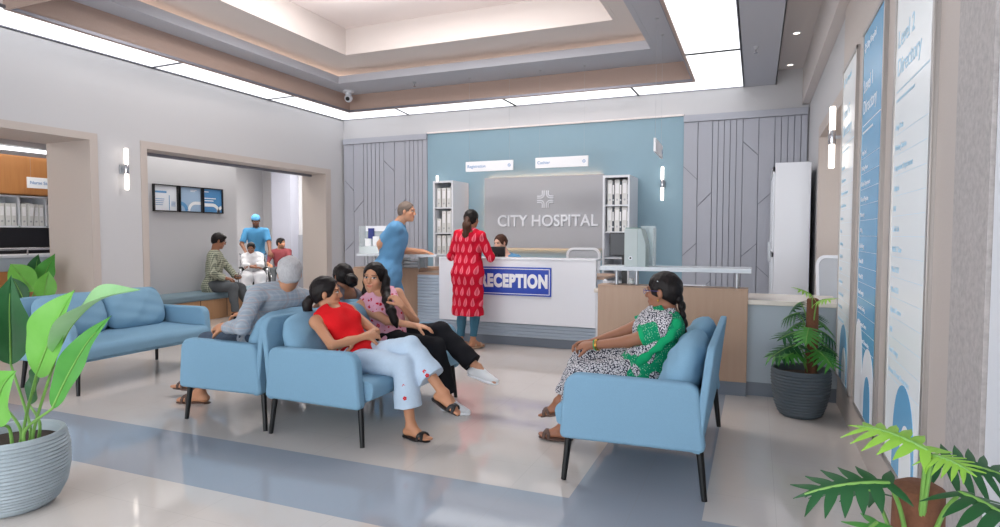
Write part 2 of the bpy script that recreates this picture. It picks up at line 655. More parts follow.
alcove_fill('ceiling_fill_light', -8.3, -7.7, 5.5, 8.6, 3.3, 'long unseen fill light added above the bench alcove', ALCOVE_W)  # added out of view to light the alcove
alcove_fill('ceiling_fill_light', -10.4, -8.7, 8.7, 12.2, 3.3, 'unseen fill light added in the corridor beyond the alcove', ALCOVE_W * 1.9)  # added to brighten the corridor, kept hidden behind the lintel
alcove_fill('ceiling_fill_light', -9.0, -8.3, .4, 6.0, 2.7, 'unseen fill light added over the nurse station counter', ALCOVE_W * .6)  # added out of view to light the station, besides its real strip

# ================================================================ SCONCES
def make_sconce(label):
    """local +y points away from the wall, z centre"""
    t = thing('wall_sconce', label, 'wall lamp', group='double tube wall sconces')
    MB().box(-.03, .03, 0, .018, -.055, .055).obj('back_plate', M['steel'], t, bevel=.004)
    MB().box(-.012, .012, .018, .07, -.012, .012).obj('bracket', M['steel'], t)
    MB().lathe([(.026, -.055), (.027, -.053), (.027, .053), (.026, .055)], (0, .085, 0), 20).obj('collar', M['chrome'], t)
    MB().lathe([(.021, .055), (.023, .06), (.023, .235), (.018, .245)], (0, .085, 0), 20).obj('glass_tube', M['sconce'], t)
    MB().lathe([(.018, -.245), (.023, -.235), (.023, -.06), (.021, -.055)], (0, .085, 0), 20).obj('glass_tube', M['sconce'], t)
    return t


sc0 = make_sconce('lit double tube sconce on the left wall between the two openings')
sc0.location = (XL, 5.1, 2.115)
sc0.rotation_euler = (0, 0, -PI / 2)
dup(sc0, 'lit double tube sconce on the blue wall right of the right bookshelf', loc=(-1.275, YB - .03, 2.09), rotz=PI)
dup(sc0, 'lit double tube sconce on the blue wall behind the left bookshelf', loc=(-4.985, YB - .03, 2.09), rotz=PI)
dup(sc0, 'lit double tube sconce at the right beside the narrow directory panel', loc=(.635, 5.62, 2.125), rotz=PI / 2)


# ================================================================ SOFA
def rounded_profile(pts, radii, seg=7):
    out = []
    n = len(pts)
    for i, p in enumerate(pts):
        p = Vector(p)
        a = Vector(pts[i - 1])
        b = Vector(pts[(i + 1) % n])
        r = radii[i]
        if r <= 0:
            out.append(tuple(p))
            continue
        u = (a - p).normalized()
        v = (b - p).normalized()
        ang = u.angle(v)
        d = r / math.tan(ang / 2)
        s, e = p + u * d, p + v * d
        cc = p + (u + v).normalized() * (r / math.sin(ang / 2))
        a0 = math.atan2(s.y - cc.y, s.x - cc.x)
        a1 = math.atan2(e.y - cc.y, e.x - cc.x)
        da = (a1 - a0 + PI) % (2 * PI) - PI
        for k in range(seg + 1):
            t = a0 + da * k / seg
            out.append((cc.x + r * math.cos(t), cc.y + r * math.sin(t)))
    return out


def pillow(w, h, d, n=26, seed=0, wr=.006):
    """soft cushion standing in the xz plane, thickness along y, centred"""
    rnd = random.Random(seed)
    ph = [rnd.uniform(0, 6.28) for _ in range(6)]
    vs = []
    fs = []
    for side in (1, -1):
        for i in range(n + 1):
            for j in range(n + 1):
                u, v = 2 * i / n - 1, 2 * j / n - 1
                # squircle outline
                rr_ = math.sqrt(max(0, 1 - .30 * (v * v) ** 2)) if abs(u) > 0 else 1
                rz_ = math.sqrt(max(0, 1 - .30 * (u * u) ** 2))
                ex = w / 2 * u * rr_
                ez = h / 2 * v * rz_
                prof = ((1 - abs(u) ** 2.8) * (1 - abs(v) ** 2.8)) ** .5 if abs(u) < 1 and abs(v) < 1 else 0
                sag = 1 + .16 * (-v)
                y = side * d / 2 * prof * sag
                y += side * prof * wr * (math.sin(7 * u + 5 * v + ph[0]) + .7 * math.sin(11 * v - 4 * u + ph[1]) + .5 * math.sin(15 * u + 9 * v + ph[2]) * (abs(v) + .2))
                vs.append((ex, y, ez))
        o = 0 if side == 1 else (n + 1) ** 2
        for i in range(n):
            for j in range(n):
                q = (o + i * (n + 1) + j, o + (i + 1) * (n + 1) + j, o + (i + 1) * (n + 1) + j + 1, o + i * (n + 1) + j + 1)
                fs.append(q if side == 1 else q[::-1])
    mb = MB().add(vs, fs)
    return mb


def weld(o, d=.0008):
    bm = bmesh.new()
    bm.from_mesh(o.data)
    bmesh.ops.remove_doubles(bm, verts=bm.verts, dist=d)
    bmesh.ops.recalc_face_normals(bm, faces=bm.faces)
    bm.to_mesh(o.data)
    bm.free()
    for p in o.data.polygons:
        p.use_smooth = True
    return o


def make_sofa(label, W=1.42):
    """back at y=0, front at y=.76, x centred"""
    t = thing('sofa', label, 'sofa', group='light blue two seat sofas with black legs')
    hw = W / 2
    arm = rounded_profile([(-.005, .255), (.755, .245), (.725, .605), (.035, .60)], [.03, .03, .085, .06])
    for s in (-1, 1):
        a, b = (hw - .075, hw) if s > 0 else (-hw, -hw + .075)
        MB().prism(arm, 0, a, b).obj('armrest', M['sofa'], t, bevel=.018, seg=3)
    MB().box(-hw + .07, hw - .07, .03, .72, .262, .33).obj('seat_frame', M['sofa'], t, bevel=.012)
    seat = MB()
    prof = rounded_profile([(.10, .325), (.79, .29), (.815, .415), (.10, .43)], [.01, .03, .05, .02])
    seat.prism(prof, 0, -hw + .078, hw - .078)
    seat.obj('seat', M['cushion'], t, bevel=.012, seg=3)
    # leaning shell back with rounded upper corners
    sh = rounded_profile([(-hw + .004, .25), (hw - .004, .25), (hw - .012, .79), (-hw + .012, .79)], [.01, .01, .10, .10])
    vs = []
    n = len(sh)
    for th in (0, .04):
        for (x, z) in sh:
            vs.append((x, .02 - (z - .25) * .115 + th, z))
    fs = [tuple(range(n))[::-1], tuple(range(n, 2 * n))] + [(i, (i + 1) % n, n + (i + 1) % n, n + i) for i in range(n)]
    MB().add(vs, fs).obj('backrest', M['sofa'], t, bevel=.014, seg=3)
    cw = (W - .17) / 2
    for k, s in enumerate((-1, 1)):
        p = weld(pillow(cw + .015, .43, .22, seed=k + 3).obj('back_cushion', M['cushion'], t))
        p.location = (s * cw / 2, .135, .60)
        p.rotation_euler = (.33, s * .015, 0)
    for sx in (-1, 1):
        for (y0, y1) in ((.03, .0), (.715, .74)):
            MB().tube([(sx * (hw - .07), y0, .27), (sx * (hw - .05), y1, 0)], [.020, .015], 14).obj('leg', M['leg'], t)
    return t


SB = make_sofa('light blue sofa where the two young women sit, facing the desk side')
SB.location = (-3.015, 3.885, 0)
SB.rotation_euler = (0, 0, -PI / 2)         # front towards +x
dup(SB, 'light blue sofa under the grey-haired man, back to back with the next sofa', loc=(-3.085, 3.91, 0), rotz=PI / 2)
dup(SB, 'light blue sofa on the right, under the woman with the long braid', loc=(-.215, 3.89, 0), rotz=PI / 2)
dup(SB, 'empty light blue sofa at the left in front of the stone pillar', loc=(-5.93, 4.02, 0), rotz=-PI / 2)

# bench in the alcove
t = thing('bench', 'built-in oak bench with teal grey seat pad in the alcove', 'bench', (-8.2, 7.1, 0))
b = MB()
b.box(-.28, .24, -2.1, 2.05, .0, .31)
b.obj('bench_body', M['oak_bench'], t, bevel=.004)
b = MB()
for k in range(9):
    y = -2.1 + k * .515
    b.box(.24, .246, y, y + .006, .02, .31)
b.obj('panel_joint', M['wenge'], t)
MB().box(-.29, .28, -2.12, 2.08, .31, .42).obj('seat_pad', M['bench_pad'], t, bevel=.035, seg=4)

# framed posters over the bench  (X=-8.5 plane, facing +x)
def poster(y0, y1, z0, z1, kind, label):
    t = thing('framed_poster', label, 'poster', (-8.5, (y0 + y1) / 2, (z0 + z1) / 2), group='framed posters over the bench')
    a, c = (y1 - y0) / 2, (z1 - z0) / 2
    f = MB()
    f.box(0, .045, -a, a, c - .015, c).box(0, .045, -a, a, -c, -c + .015).box(0, .045, -a, -a + .015, -c, c).box(0, .045, a - .015, a, -c, c)
    f.obj('frame', M['black'], t, smooth=False)
    pa = {0: (226, 230, 238), 1: (158, 184, 212), 2: (74, 136, 190)}[kind]
    MB().box(.004, .018, -a + .014, a - .014, -c + .014, c - .014).obj('print', mat('poster_print_%d' % kind, pa, .4), t, smooth=False)
    x = .0195
    wd = .035

    def arc(cy, cz, r, a0, a1, wdt, m, nm='graphic'):
        mb = MB()
        N = 14
        vs = []
        for k in range(N + 1):
            th = a0 + (a1 - a0) * k / N
            for rr in (r - wdt / 2, r + wdt / 2):
                vs.append((x, cy + rr * math.cos(th), cz + rr * math.sin(th)))
        mb.add(vs, [(2 * k, 2 * k + 1, 2 * k + 3, 2 * k + 2) for k in range(N)])
        return mb, m
    B, Wm = mat('poster_blue_%d' % kind, (92, 150, 200), .4), M['sign_white']
    if kind == 0:
        g = MB()
        g.box(x - .001, x, -a + .015, .02, c - .13, c - .10)
        g.box(x - .001, x, .06, .062 + .01, -c + .02, c - .16)
        g.obj('graphic', B, t, smooth=False)
        g = MB()
        for k in range(4):
            g.box(x - .001, x, -a + .04, -.02 - .01 * k, -.02 - k * .03, -.012 - k * .03)
            g.box(x - .001, x, .10, a - .04, -.06 - k * .02, -.052 - k * .02)
        g.obj('fine_print', M['sign_blue'], t, smooth=False)
    elif kind == 1:
        g, m_ = arc(.10, -c + .02, .135, PI / 2, PI, .05, Wm)
        g.box(x - .001, x, .10, a - .016, -c + .13, -c + .18)
        g.obj('graphic', Wm, t, smooth=False)
        g, m_ = arc(-a + .02, -c + .02, .12, 0, PI / 2, .06, B)
        g.obj('graphic', B, t, smooth=False)
        g = MB()
        g.box(x - .001, x, .0, .12, c - .06, c - .05).box(x - .001, x, .0, .09, c - .08, c - .07)
        g.obj('fine_print', Wm, t, smooth=False)
    else:
        g, m_ = arc(.0, -c + .015, .12, 0, PI / 2, .055, Wm)
        g.box(x - .001, x, -a + .016, 0, -c + .108, -c + .163)
        g2, m_ = arc(.22, -c + .015, .1, PI / 2 + .35, PI, .05, Wm)
        g.add(g2.v, g2.f)
        g.obj('graphic', Wm, t, smooth=False)
        g = MB()
        g.box(x - .001, x, -a + .04, .07, .03, .045).box(x - .001, x, -a + .04, .02, -.01, .005).box(x - .001, x, -a + .04, -.08, c - .07, c - .055)
        g.obj('fine_print', Wm, t, smooth=False)
    return t


poster(6.70, 7.13, 1.70, 2.115, 0, 'white framed poster with a blue curve, leftmost of three')
poster(7.16, 7.59, 1.70, 2.115, 1, 'pale blue framed poster with a white arch, middle of three')
poster(7.61, 8.02, 1.70, 2.115, 2, 'bright blue framed poster, rightmost of the three over the bench')

# ================================================================ NURSE STATION (opening 1)
t = thing('wall_cabinet', 'warm oak wall cabinets with flat doors in the nurse station', 'cabinet', (-9.7, 3.3, 1.9))
MB().box(-.2, .18, -3.6, 4.4, 0, .54).obj('cabinet_body', M['oak_dark'], t, smooth=False)
y = -3.58
while y < 4.3:
    MB().box(.18, .20, y, y + .87, .01, .53).obj('door', M['oak_dark'], t, bevel=.002)
    y += .885
t = thing('station_light', 'linear white light strip above the oak cabinets', 'light', (-9.45, 3.3, 2.50))
MB().box(-.06, .06, -3.6, 4.4, 0, .035).obj('diffuser', emit('station_strip', (245, 250, 255), 2.2), t, smooth=False)
MB().box(-.07, .07, -3.62, 4.42, .035, .06).obj('housing', M['steel'], t, smooth=False)
t = thing('pigeonhole_shelf', 'white open pigeonhole shelf under the oak cabinets', 'shelf', (-9.7, 3.3, 1.44))
b = MB()
b.box(-.2, .12, -3.6, 4.4, 0, .025).box(-.2, .12, -3.6, 4.4, .425, .45).box(-.2, -.18, -3.6, 4.4, 0, .45)
yy = -3.6
cells = []
while yy < 4.4:
    b.box(-.2, .12, yy, yy + .02, 0, .45)
    cells.append(yy + 3.3)
    yy += .36
b.obj('shelf_body', M['white'], t, smooth=False)
b = MB()
for z in (.15, .29):
    b.box(-.18, .11, cells[22] - 3.3 + .36 * -5 + .02, cells[22] - 3.3 + .36 * -4, z, z + .012)
b.obj('divider', M['white'], t, smooth=False)


def make_binder(label, h=.31, wd=.065, d=.24, m='binder', name='ring_binder', group=None):
    """front spine facing -y, x centred"""
    t = thing(name, label, 'binder', group=group)
    MB().box(-wd / 2, wd / 2, 0, d, 0, h).obj('cover', M[m], t, bevel=.004)
    MB().box(-wd * .33, wd * .33, -.002, .001, h * .45, h * .85).obj('spine_label', M['paper'], t, smooth=False)
    r = MB()
    r.lathe([(.010, -.002), (.013, -.002), (.013, .002), (.010, .002)], n=16)
    o = r.obj('finger_ring', M['steel'], t)
    o.rotation_euler = (PI / 2, 0, 0)
    o.location = (0, -.002, h * .2)
    return t


bind0 = make_binder('grey-white file in the nurse station pigeonholes', group='files in the nurse station pigeonholes')
bind0.location = (-9.58, 5.33, 1.465)
bind0.rotation_euler = (0, 0, PI / 2)
bi = 0
NSL = ['upright', 'leaning']
for cy_ in cells:
    for k, off in enumerate((.07, .15, .23, .30)):
        yq = cy_ + off
        if 5.0 < yq < 6.4 and abs(yq - 5.33) > .05:
            lean = (.0 if (bi % 5) else .18)
            b2 = dup(bind0, 'grey-white file in the nurse station pigeonholes', 'files in the nurse station pigeonholes', loc=(-9.58, yq, 1.465), rotz=PI / 2)
            b2.rotation_euler = (lean, 0, PI / 2)
            bi += 1
struct('trim_9', MB().box(-9.9, -9.88, -.5, 8.3, .9, 1.44), M['wenge'])
t = thing('station_counter', 'nurse station counter with oak front and grey band', 'counter', (-8.9, 3.0, 0))
MB().box(-.3, .3, -3.2, 5.0, 0, .88).obj('oak_front', M['oak_dark'], t, smooth=False)
MB().box(-.3, .26, -3.2, 5.0, .88, 1.05).obj('grey_band', M['counter_paint'], t, smooth=False)
MB().box(-.33, .32, -3.2, 5.0, 1.05, 1.08).obj('worktop', M['white'], t, bevel=.004)
MB().tube([(.28, -3.2, 1.16), (.28, 5.0, 1.16)], .015, 10).obj('hand_rail', M['chrome'], t)
for k in range(9):
    MB().tube([(.28, -3 + k, 1.08), (.28, -3 + k, 1.16)], .010, 8).obj('rail_post', M['chrome'], t)


# ================================================================ HANGING SIGNS
def emblem(parent, c, s, face, m, name='emblem', dep=.004):
    """four curved double ribbons meeting as a cross; face = function(u, v, d) -> xyz"""
    mb = MB()

    def ribbon(path, wd):
        P = [Vector((p[0], p[1])) for p in path]
        vs = []
        for i, p in enumerate(P):
            d = (P[min(i + 1, len(P) - 1)] - P[max(i - 1, 0)]).normalized()
            nn = Vector((-d.y, d.x)) * wd / 2
            for q in (p - nn, p + nn):
                for dd in (0, dep):
                    vs.append(face(c[0] + q.x * s, c[1] + q.y * s, dd))
        fs = []
        for i in range(len(P) - 1):
            a = 4 * i
            fs += [(a, a + 2, a + 6, a + 4), (a + 1, a + 5, a + 7, a + 3), (a, a + 4, a + 5, a + 1), (a + 2, a + 3, a + 7, a + 6)]
        fs += [(0, 1, 3, 2), (4 * len(P) - 4, 4 * len(P) - 2, 4 * len(P) - 1, 4 * len(P) - 3)]
        mb.add(vs, fs)
    for q in range(4):
        cs, sn = math.cos(q * PI / 2), math.sin(q * PI / 2)
        for (off, r) in ((.14, .36), (.36, .14)):
            path = [(off, 1.0)]
            # down then curve to the right, leaving sideways
            if off == .14:
                ctr = (.62, .62)
                R = .48
            else:
                ctr = (.62, .62)
                R = .26
            for k in range(9):
                a = PI + k / 8 * PI / 2
                path.append((ctr[0] + R * math.cos(a), ctr[1] + R * math.sin(a)))
            path.append((1.0, ctr[1] - R))
            ribbon([(x * cs - y * sn, x * sn + y * cs) for x, y in path], .13)
    return mb.obj(name, m, parent, smooth=False)


def hanging_sign(name, label, body, wd, loc, rotz, ztop):
    t = thing(name, label, 'sign', loc, rotz, 'white hanging direction signs')
    MB().box(-wd / 2, wd / 2, -.012, .012, -.075, .075).obj('sign_board', M['sign_white'], t, bevel=.003)
    if body:
        text('lettering', body, .062, (-wd / 2 + .03, -.0135, .0), FACE_CAM, M['sign_blue'], t)
    emblem(t, (wd / 2 - .06, .0), .025, lambda u, v, d: (u, -.0125 - d * .3, v), M['sign_blue'])
    for s in (-1, 1):
        MB().tube([(s * wd * .42, 0, .07), (s * wd * .42, 0, ztop - loc[2])], .0012, 6).obj('suspension_wire', M['steel'], t)
        MB().lathe([(.012, ztop - loc[2] - .012), (.022, ztop - loc[2])], (s * wd * .42, 0, 0), 12).obj('ceiling_hook', M['steel'], t)
    return t


hanging_sign('hanging_sign', 'white hanging sign reading Registration over the left of the desk', 'Registration', .77, (-3.69, 8.5, 2.365), 0, 3.69)
hanging_sign('hanging_sign', 'white hanging sign reading Cashier over the logo wall', 'Cashier', .78, (-2.57, 8.5, 2.375), 0, 3.69)
hanging_sign('hanging_sign', 'small white hanging sign turned edge-on at the right of the blue wall', '', .70, (-1.045, 7.25, 2.325), PI / 2 + .03, 3.69)
hanging_sign('hanging_sign', 'white Nurse Station sign hanging in front of the oak cabinets', 'Nurse Station', .62, (-9.3, 5.73, 2.06), PI / 2, 2.7)

# ================================================================ LOGO WALL
t = thing('logo_panel', 'grey felt wall panel reading CITY HOSPITAL with a cross emblem', 'sign', (-3.125, YB - .03, 1.69))
MB().box(-.985, .985, -.10, -.05, -.565, .575).obj('felt_board', M['felt'], t, bevel=.004)
MB().box(-.93, .93, -.05, -.035, .535, .55).box(-.93, .93, -.05, -.035, -.545, -.53).box(-.955, -.94, -.05, -.035, -.52, .53).obj('led_strip', M['warm'], t, smooth=False)
MB().box(-.9, .9, -.05, 0, -.5, .5).obj('mounting_frame', M['panel_dark'], t, smooth=False)
text('lettering', 'CITY HOSPITAL', .25, (.08, -.112, -.135), FACE_CAM, M['letters'], t, 'CENTER', ext=.012, off=.004, sx=.95)
emblem(t, (.066, .21), .135, lambda u, v, d: (u, -.101 - d, v), M['letters'], dep=.02)


# ================================================================ BOOKSHELVES
def bookshelf(label, x0, x1, y0, y1, z1, levels):
    t = thing('bookshelf', label, 'shelf', ((x0 + x1) / 2, y0, 0), group='tall white bookshelves behind the desk')
    a, d = (x1 - x0) / 2, y1 - y0
    b = MB()
    b.box(-a, -a + .03, 0, d, 0, z1 - .03).box(a - .03, a, 0, d, 0, z1 - .03).box(-a, a, 0, d, z1 - .03, z1).box(-a + .03, a - .03, d - .02, d, 0, z1 - .03).box(-a + .03, a - .03, .02, d - .02, 0, .08)
    b.obj('carcass', M['white'], t, smooth=False)
    for z in levels:
        MB().box(-a + .03, a - .03, .02, d - .02, z - .02, z).obj('shelf_board', M['white'], t, smooth=False)
    return t


bookshelf('white open bookshelf left of the logo panel, with pale binders', -4.80, -4.44, 8.79, 9.36, 2.20, [.35, .68, 1.02, 1.375, 1.78])
bsr = bookshelf('white bookshelf right of the logo panel, with dark framed door', -2.02, -1.64, 8.72, 9.36, 2.185, [.35, .68, 1.02, 1.39, 1.77])
f = MB()
ring_ = [(-.19, .19, 0, .03), (-.19, .19, 2.15, 2.18)]
f.box(-.19, -.165, -.018, -.002, .08, 2.18).box(.165, .19, -.018, -.002, .08, 2.18).box(-.165, .165, -.018, -.002, 2.15, 2.18).box(-.165, .165, -.018, -.002, .08, .11)
f.obj('glass_door', M['white'], bsr, smooth=False)
b1 = dup(bind0, 'pale ring binder, left on the top shelf of the left bookshelf', 'binders on the left bookshelf', loc=(-4.715, 8.83, 1.78), rotz=0)
pos = ['left', 'middle', 'right']
for lv, nm, hs in ((1.78, 'top', (1, 1, 1)), (1.375, 'middle', (.72, 1.12, 1.12)), (1.02, 'lower', (1.0, 1.0, 1.0))):
    for k in range(3):
        if lv == 1.78 and k == 0:
            continue
        q = dup(bind0, 'pale ring binder, %s on the %s shelf of the left bookshelf' % (pos[k], nm), 'binders on the left bookshelf', loc=(-4.715 + k * .09, 8.83, lv), rotz=0)
        q.scale = (1.1, 1, hs[k])
binD = make_binder('dark-spined binder', m='binder_dark', h=.33, wd=.03)
cols_ = [(150, 120, 116), (178, 196, 204), (196, 198, 200)]
for lv, nm in ((1.77, 'top'), (1.39, 'middle')):
    for k in range(3):
        q = dup(bind0, 'pale box file, %s on the %s shelf of the right bookshelf' % (pos[k], nm), 'box files on the right bookshelf', loc=(-1.935 + k * .105, 8.78, lv), rotz=0)
        q.scale = (1.1, 1, 1.15)
        src = binD if (lv == 1.77 and k == 0) else None
        if src is None:
            q2 = dup(binD, loc=(-1.885 + k * .105, 8.78, lv), rotz=0)
        else:
            q2 = binD
            q2.location = (-1.885, 8.78, lv)
        q2['label'] = 'thin dark binder, %s on the %s shelf of the right bookshelf' % (pos[k], nm)
        q2['group'] = 'thin dark binders on the right bookshelf'

# ================================================================ RECEPTION DESK
t = thing('reception_desk', 'white reception desk front with corrugated base behind it', 'desk', (-2.66, 6.95, 0))
MB().box(-1.0, 1.0, -.10, -.04, .285, 1.045).obj('front_panel', M['white_gloss'], t, bevel=.003)
MB().box(-1.36, 1.08, .03, .1, 0, .11).obj('plinth', M['plinth'], t, smooth=False)
cr = MB()
prof = []
n = 18
for i in range(n):
    z = .11 + i * (.83 - .11) / n
    h = (.83 - .11) / n
    prof += [(0.0, z), (-.014, z + h * .15), (-.014, z + h * .72), (0.0, z + h * .82)]
prof += [(0.0, .83), (.1, .83), (.1, .11)]
cr.prism(prof, 0, -1.36, 1.08)
cr.obj('corrugated_front', M['corr'], t, smooth=False)
MB().box(-1.36, 1.08, -.0, .70, .83, .86).obj('worktop', M['oak'], t, bevel=.003)
MB().box(-1.0, 1.0, -.105, .18, 1.045, 1.068).obj('ledge', M['white_gloss'], t, bevel=.003)
MB().box(-.98, -.96, -.04, .03, .4, 1.045).box(.94, .96, -.04, .03, .4, 1.045).box(-.955, .935, .12, .15, .86, 1.045).obj('panel_bracket', M['white'], t, smooth=False)
t = thing('reception_sign', 'royal blue sign reading RECEPTION in bold white on the desk', 'sign', (-2.66, 6.849, .79))
MB().box(-.475, .475, -.012, 0, -.17, .17).obj('sign_board', M['blue_sign'], t, bevel=.002)
f = MB()
for (o, wd) in ((.018, .008),):
    a, c_ = .475 - o, .17 - o
    f.box(-a, a, -.014, -.012, c_ - wd, c_).box(-a, a, -.014, -.012, -c_, -c_ + wd).box(-a, -a + wd, -.014, -.012, -c_, c_).box(a - wd, a, -.014, -.012, -c_, c_)
f.obj('border_line', M['sign_white'], t, smooth=False)
text('lettering', 'RECEPTION', .205, (.0, -.0135, -.002), FACE_CAM, M['sign_white'], t, 'CENTER', ext=.001, off=.0125, sx=.735, spacing=1.12)


def wing(name, label, x0, x1, y0, y1, top, plinth=True):
    t = thing(name, label, 'counter', ((x0 + x1) / 2, y0, 0))
    a, d = (x1 - x0) / 2, y1 - y0
    MB().box(-a, a, 0, d, .12, top).obj('oak_front', M['oak'], t, bevel=.003)
    MB().box(-a, a, .03, d, 0, .12).obj('plinth', M['plinth'], t, smooth=False)
    return t


wl = wing('side_counter', 'pale oak side counter where the man in scrubs leans', -5.06, -4.03, 6.98, 7.55, .885)
MB().box(-.51, .51, .02, .60, .885, .905).obj('worktop', M['oak'], wl, bevel=.003)
gs = MB().box(-.36, .84, -.12, .26, 1.060, 1.090).obj('glass_ledge', M['frost'], wl, bevel=.002)
gl_posts = [(-.30, .02), (-.30, .2), (-.05, .02), (.20, .02), (.50, .02), (.50, .2)]
for (x, y) in gl_posts:
    MB().tube([(x, y + .02, .90), (x, y + .02, 1.066)], .016, 12).obj('ledge_post', M['steel'], wl)
wr_ = wing('side_counter', 'pale oak side counter in front of the woman with the braid', -1.305, -.05, 5.46, 5.62, .885)
MB().box(-.6, .625, .14, .62, .70, .73).obj('worktop', M['oak'], wr_, bevel=.003)
MB().box(-.6275, .6275, .0, .17, .885, .9).obj('top_cap', M['oak'], wr_, bevel=.002)
MB().box(-.61, .65, -.02, .30, 1.030, 1.066).obj('glass_ledge', M['frost'], wr_, bevel=.002)
for (x, y) in ((-.47, .06), (-.30, .11), (.54, .06), (.54, .14)):
    MB().tube([(x, y, .895), (x, y, 1.046)], .017, 12).obj('ledge_post', M['steel'], wr_)
t = thing('low_counter', 'blue-grey low counter with cream top behind the right plant', 'counter', (.29, 5.5, 0))
MB().box(-.34, .345, .02, .5, .12, .77).obj('front', M['counter_paint'], t, smooth=False)
MB().box(-.34, .345, .05, .5, 0, .12).obj('plinth', M['plinth'], t, smooth=False)
MB().box(-.34, .345, -.02, .62, .77, .81).obj('worktop', M['counter_top'], t, bevel=.004)
t = thing('inner_desk', 'staff desk with pale worktop between the right counter and the shelves', 'desk', (-1.0, 6.9, 0))
MB().box(-.56, .94, -.55, .25, .74, .78).obj('worktop', M['counter_top'], t, bevel=.003)
MB().box(-.55, -.51, -.5, .2, 0, .74).box(.89, .93, -.5, .2, 0, .74).obj('side_panel', M['white'], t, smooth=False)

# tall cabinet at the right wall
t = thing('tall_cabinet', 'tall white cabinet with glass doors against the right wall', 'cabinet', (.39, 8.0, 0))
MB().box(-.19, .19, 0, 1.3, .06, 2.19).obj('cabinet_body', M['white'], t, bevel=.004)
MB().box(-.18, .19, .02, 1.28, 0, .06).obj('plinth', M['plinth'], t, smooth=False)
for k in range(2):
    y = .03 + k * .63
    f = MB()
    f.box(-.212, -.192, y, y + .05, .1, 2.15).box(-.212, -.192, y + .56, y + .61, .1, 2.15).box(-.212, -.192, y, y + .61, 2.09, 2.15).box(-.212, -.192, y, y + .61, .1, .16).box(-.212, -.192, y, y + .61, 1.08, 1.14)
    d = f.obj('door', M['white'], t, smooth=False)
    MB().box(-.205, -.198, y + .05, y + .56, .16, 2.09).obj('door_glass', M['glass'], d, smooth=False)
    MB().box(-.235, -.215, y + .585, y + .6, 1.0, 1.25).obj('handle', M['steel'], d)


# ---- things on the counters
t = thing('file_box', 'pale grey magazine file standing on the right glass ledge', 'file box', (-.985, 5.58, 1.066))
prof = [(0, 0), (.25, 0), (.25, .17), (.17, .335), (0, .335)]
MB().prism([(-p[0] + .125, p[1]) for p in prof], 1, -.07, .07).obj('box_body', mat('file_grey', (186, 196, 196), .45), t, bevel=.003) if False else None
fb = MB()
fb.prism([(-.085, 0), (.03, 0), (.03, .335), (-.085, .335)], 1, -.12, .10)
fb.obj('box_body', mat('file_grey', (190, 200, 199), .45), t, bevel=.003)
sd = MB()
sd.prism([(.03, 0), (.10, 0), (.10, .2), (.06, .335), (.03, .335)], 1, -.119, .10)
sd.obj('box_side', mat('file_grey_side', (176, 190, 190), .45), t, bevel=.002)
MB().box(-.08, .025, -.10, .09, .335, .343).obj('file_top', mat('file_green', (92, 128, 116), .5), t, smooth=False)
rr = MB().lathe([(.006, -.002), (.017, -.002), (.017, .002), (.006, .002)], n=18).obj('finger_ring', M['sign_white'], t)
rr.rotation_euler = (PI / 2, 0, 0)
rr.location = (-.03, -.122, .075)
r2 = MB().lathe([(.0085, -.001), (.009, .001)], n=18).obj('finger_hole', M['black'], t)
r2.rotation_euler = (PI / 2, 0, 0)
r2.location = (-.03, -.1245, .075)
t = thing('sneeze_guard', 'clear acrylic guard around the grey magazine file', 'screen', (-.93, 5.66, 1.066))
MB().box(-.03, .10, .0, .006, 0, .36).box(.10, .106, -.18, .006, 0, .34).obj('acrylic_sheet', M['acrylic'], t, smooth=False)


def monitor(label, loc, rotz, wd=.5, hh=.3, back=False, stand=.14, name='computer_monitor'):
    t = thing(name, label, 'monitor', loc, rotz)
    MB().box(-wd / 2, wd / 2, -.015, .02, stand, stand + hh).obj('casing', M['black'], t, bevel=.006)
    MB().box(-wd / 2 + .012, wd / 2 - .012, -.017, -.014, stand + .012, stand + hh - .012).obj('display', M['screen'], t, smooth=False)
    MB().box(-.03, .03, .02, .04, .01, stand + .1).obj('stand_neck', M['black'], t)
    MB().box(-.11, .11, -.06, .10, 0, .012).obj('stand_base', M['black'], t, bevel=.003)
    return t


monitor('black monitor on the staff desk in front of the right bookshelf', (-1.35, 6.9, .78), .12, .33, .26, stand=.33)
monitor('black monitor back hiding the receptionist\'s mouth', (-3.10, 7.35, .86), PI + .05, .26, .2, stand=.13)
# phone and tray on staff desk
t = thing('desk_phone', 'white desk phone with coiled handset at the right end of the desk', 'phone', (-1.42, 6.55, .78), .3)
MB().box(-.09, .09, -.1, .1, 0, .04).obj('phone_base', M['white'], t, bevel=.01)
MB().tube([(-.06, -.09, .06), (-.06, -.05, .075), (-.06, .05, .075), (-.06, .09, .06)], [.024, .016, .016, .024], 10).obj('handset', M['white'], t)
t = thing('paper_tray', 'white letter tray on the right oak counter', 'tray', (-.78, 6.1, .0))
t.location = (-.62, 6.55, .78)
MB().box(-.16, .16, -.12, .12, 0, .01).box(-.16, -.15, -.12, .12, 0, .05).box(.15, .16, -.12, .12, 0, .05).box(-.16, .16, .11, .12, 0, .05).obj('tray_body', M['white'], t, smooth=False)
MB().box(-.13, .13, -.10, .10, .01, .025).obj('paper_stack', M['paper'], t, smooth=False)
# coffee cups / stationery cluster behind the right end
t = thing('glass_jar', 'small clear glass jar on the staff desk beside the phone', 'jar', (-1.2, 6.5, .78))
MB().lathe([(.03, 0), (.035, .01), (.035, .09), (.03, .10)], n=20).obj('jar_body', M['acrylic'], t)
MB().lathe([(.032, .10), (.032, .115)], n=20).obj('lid', M['steel'], t)
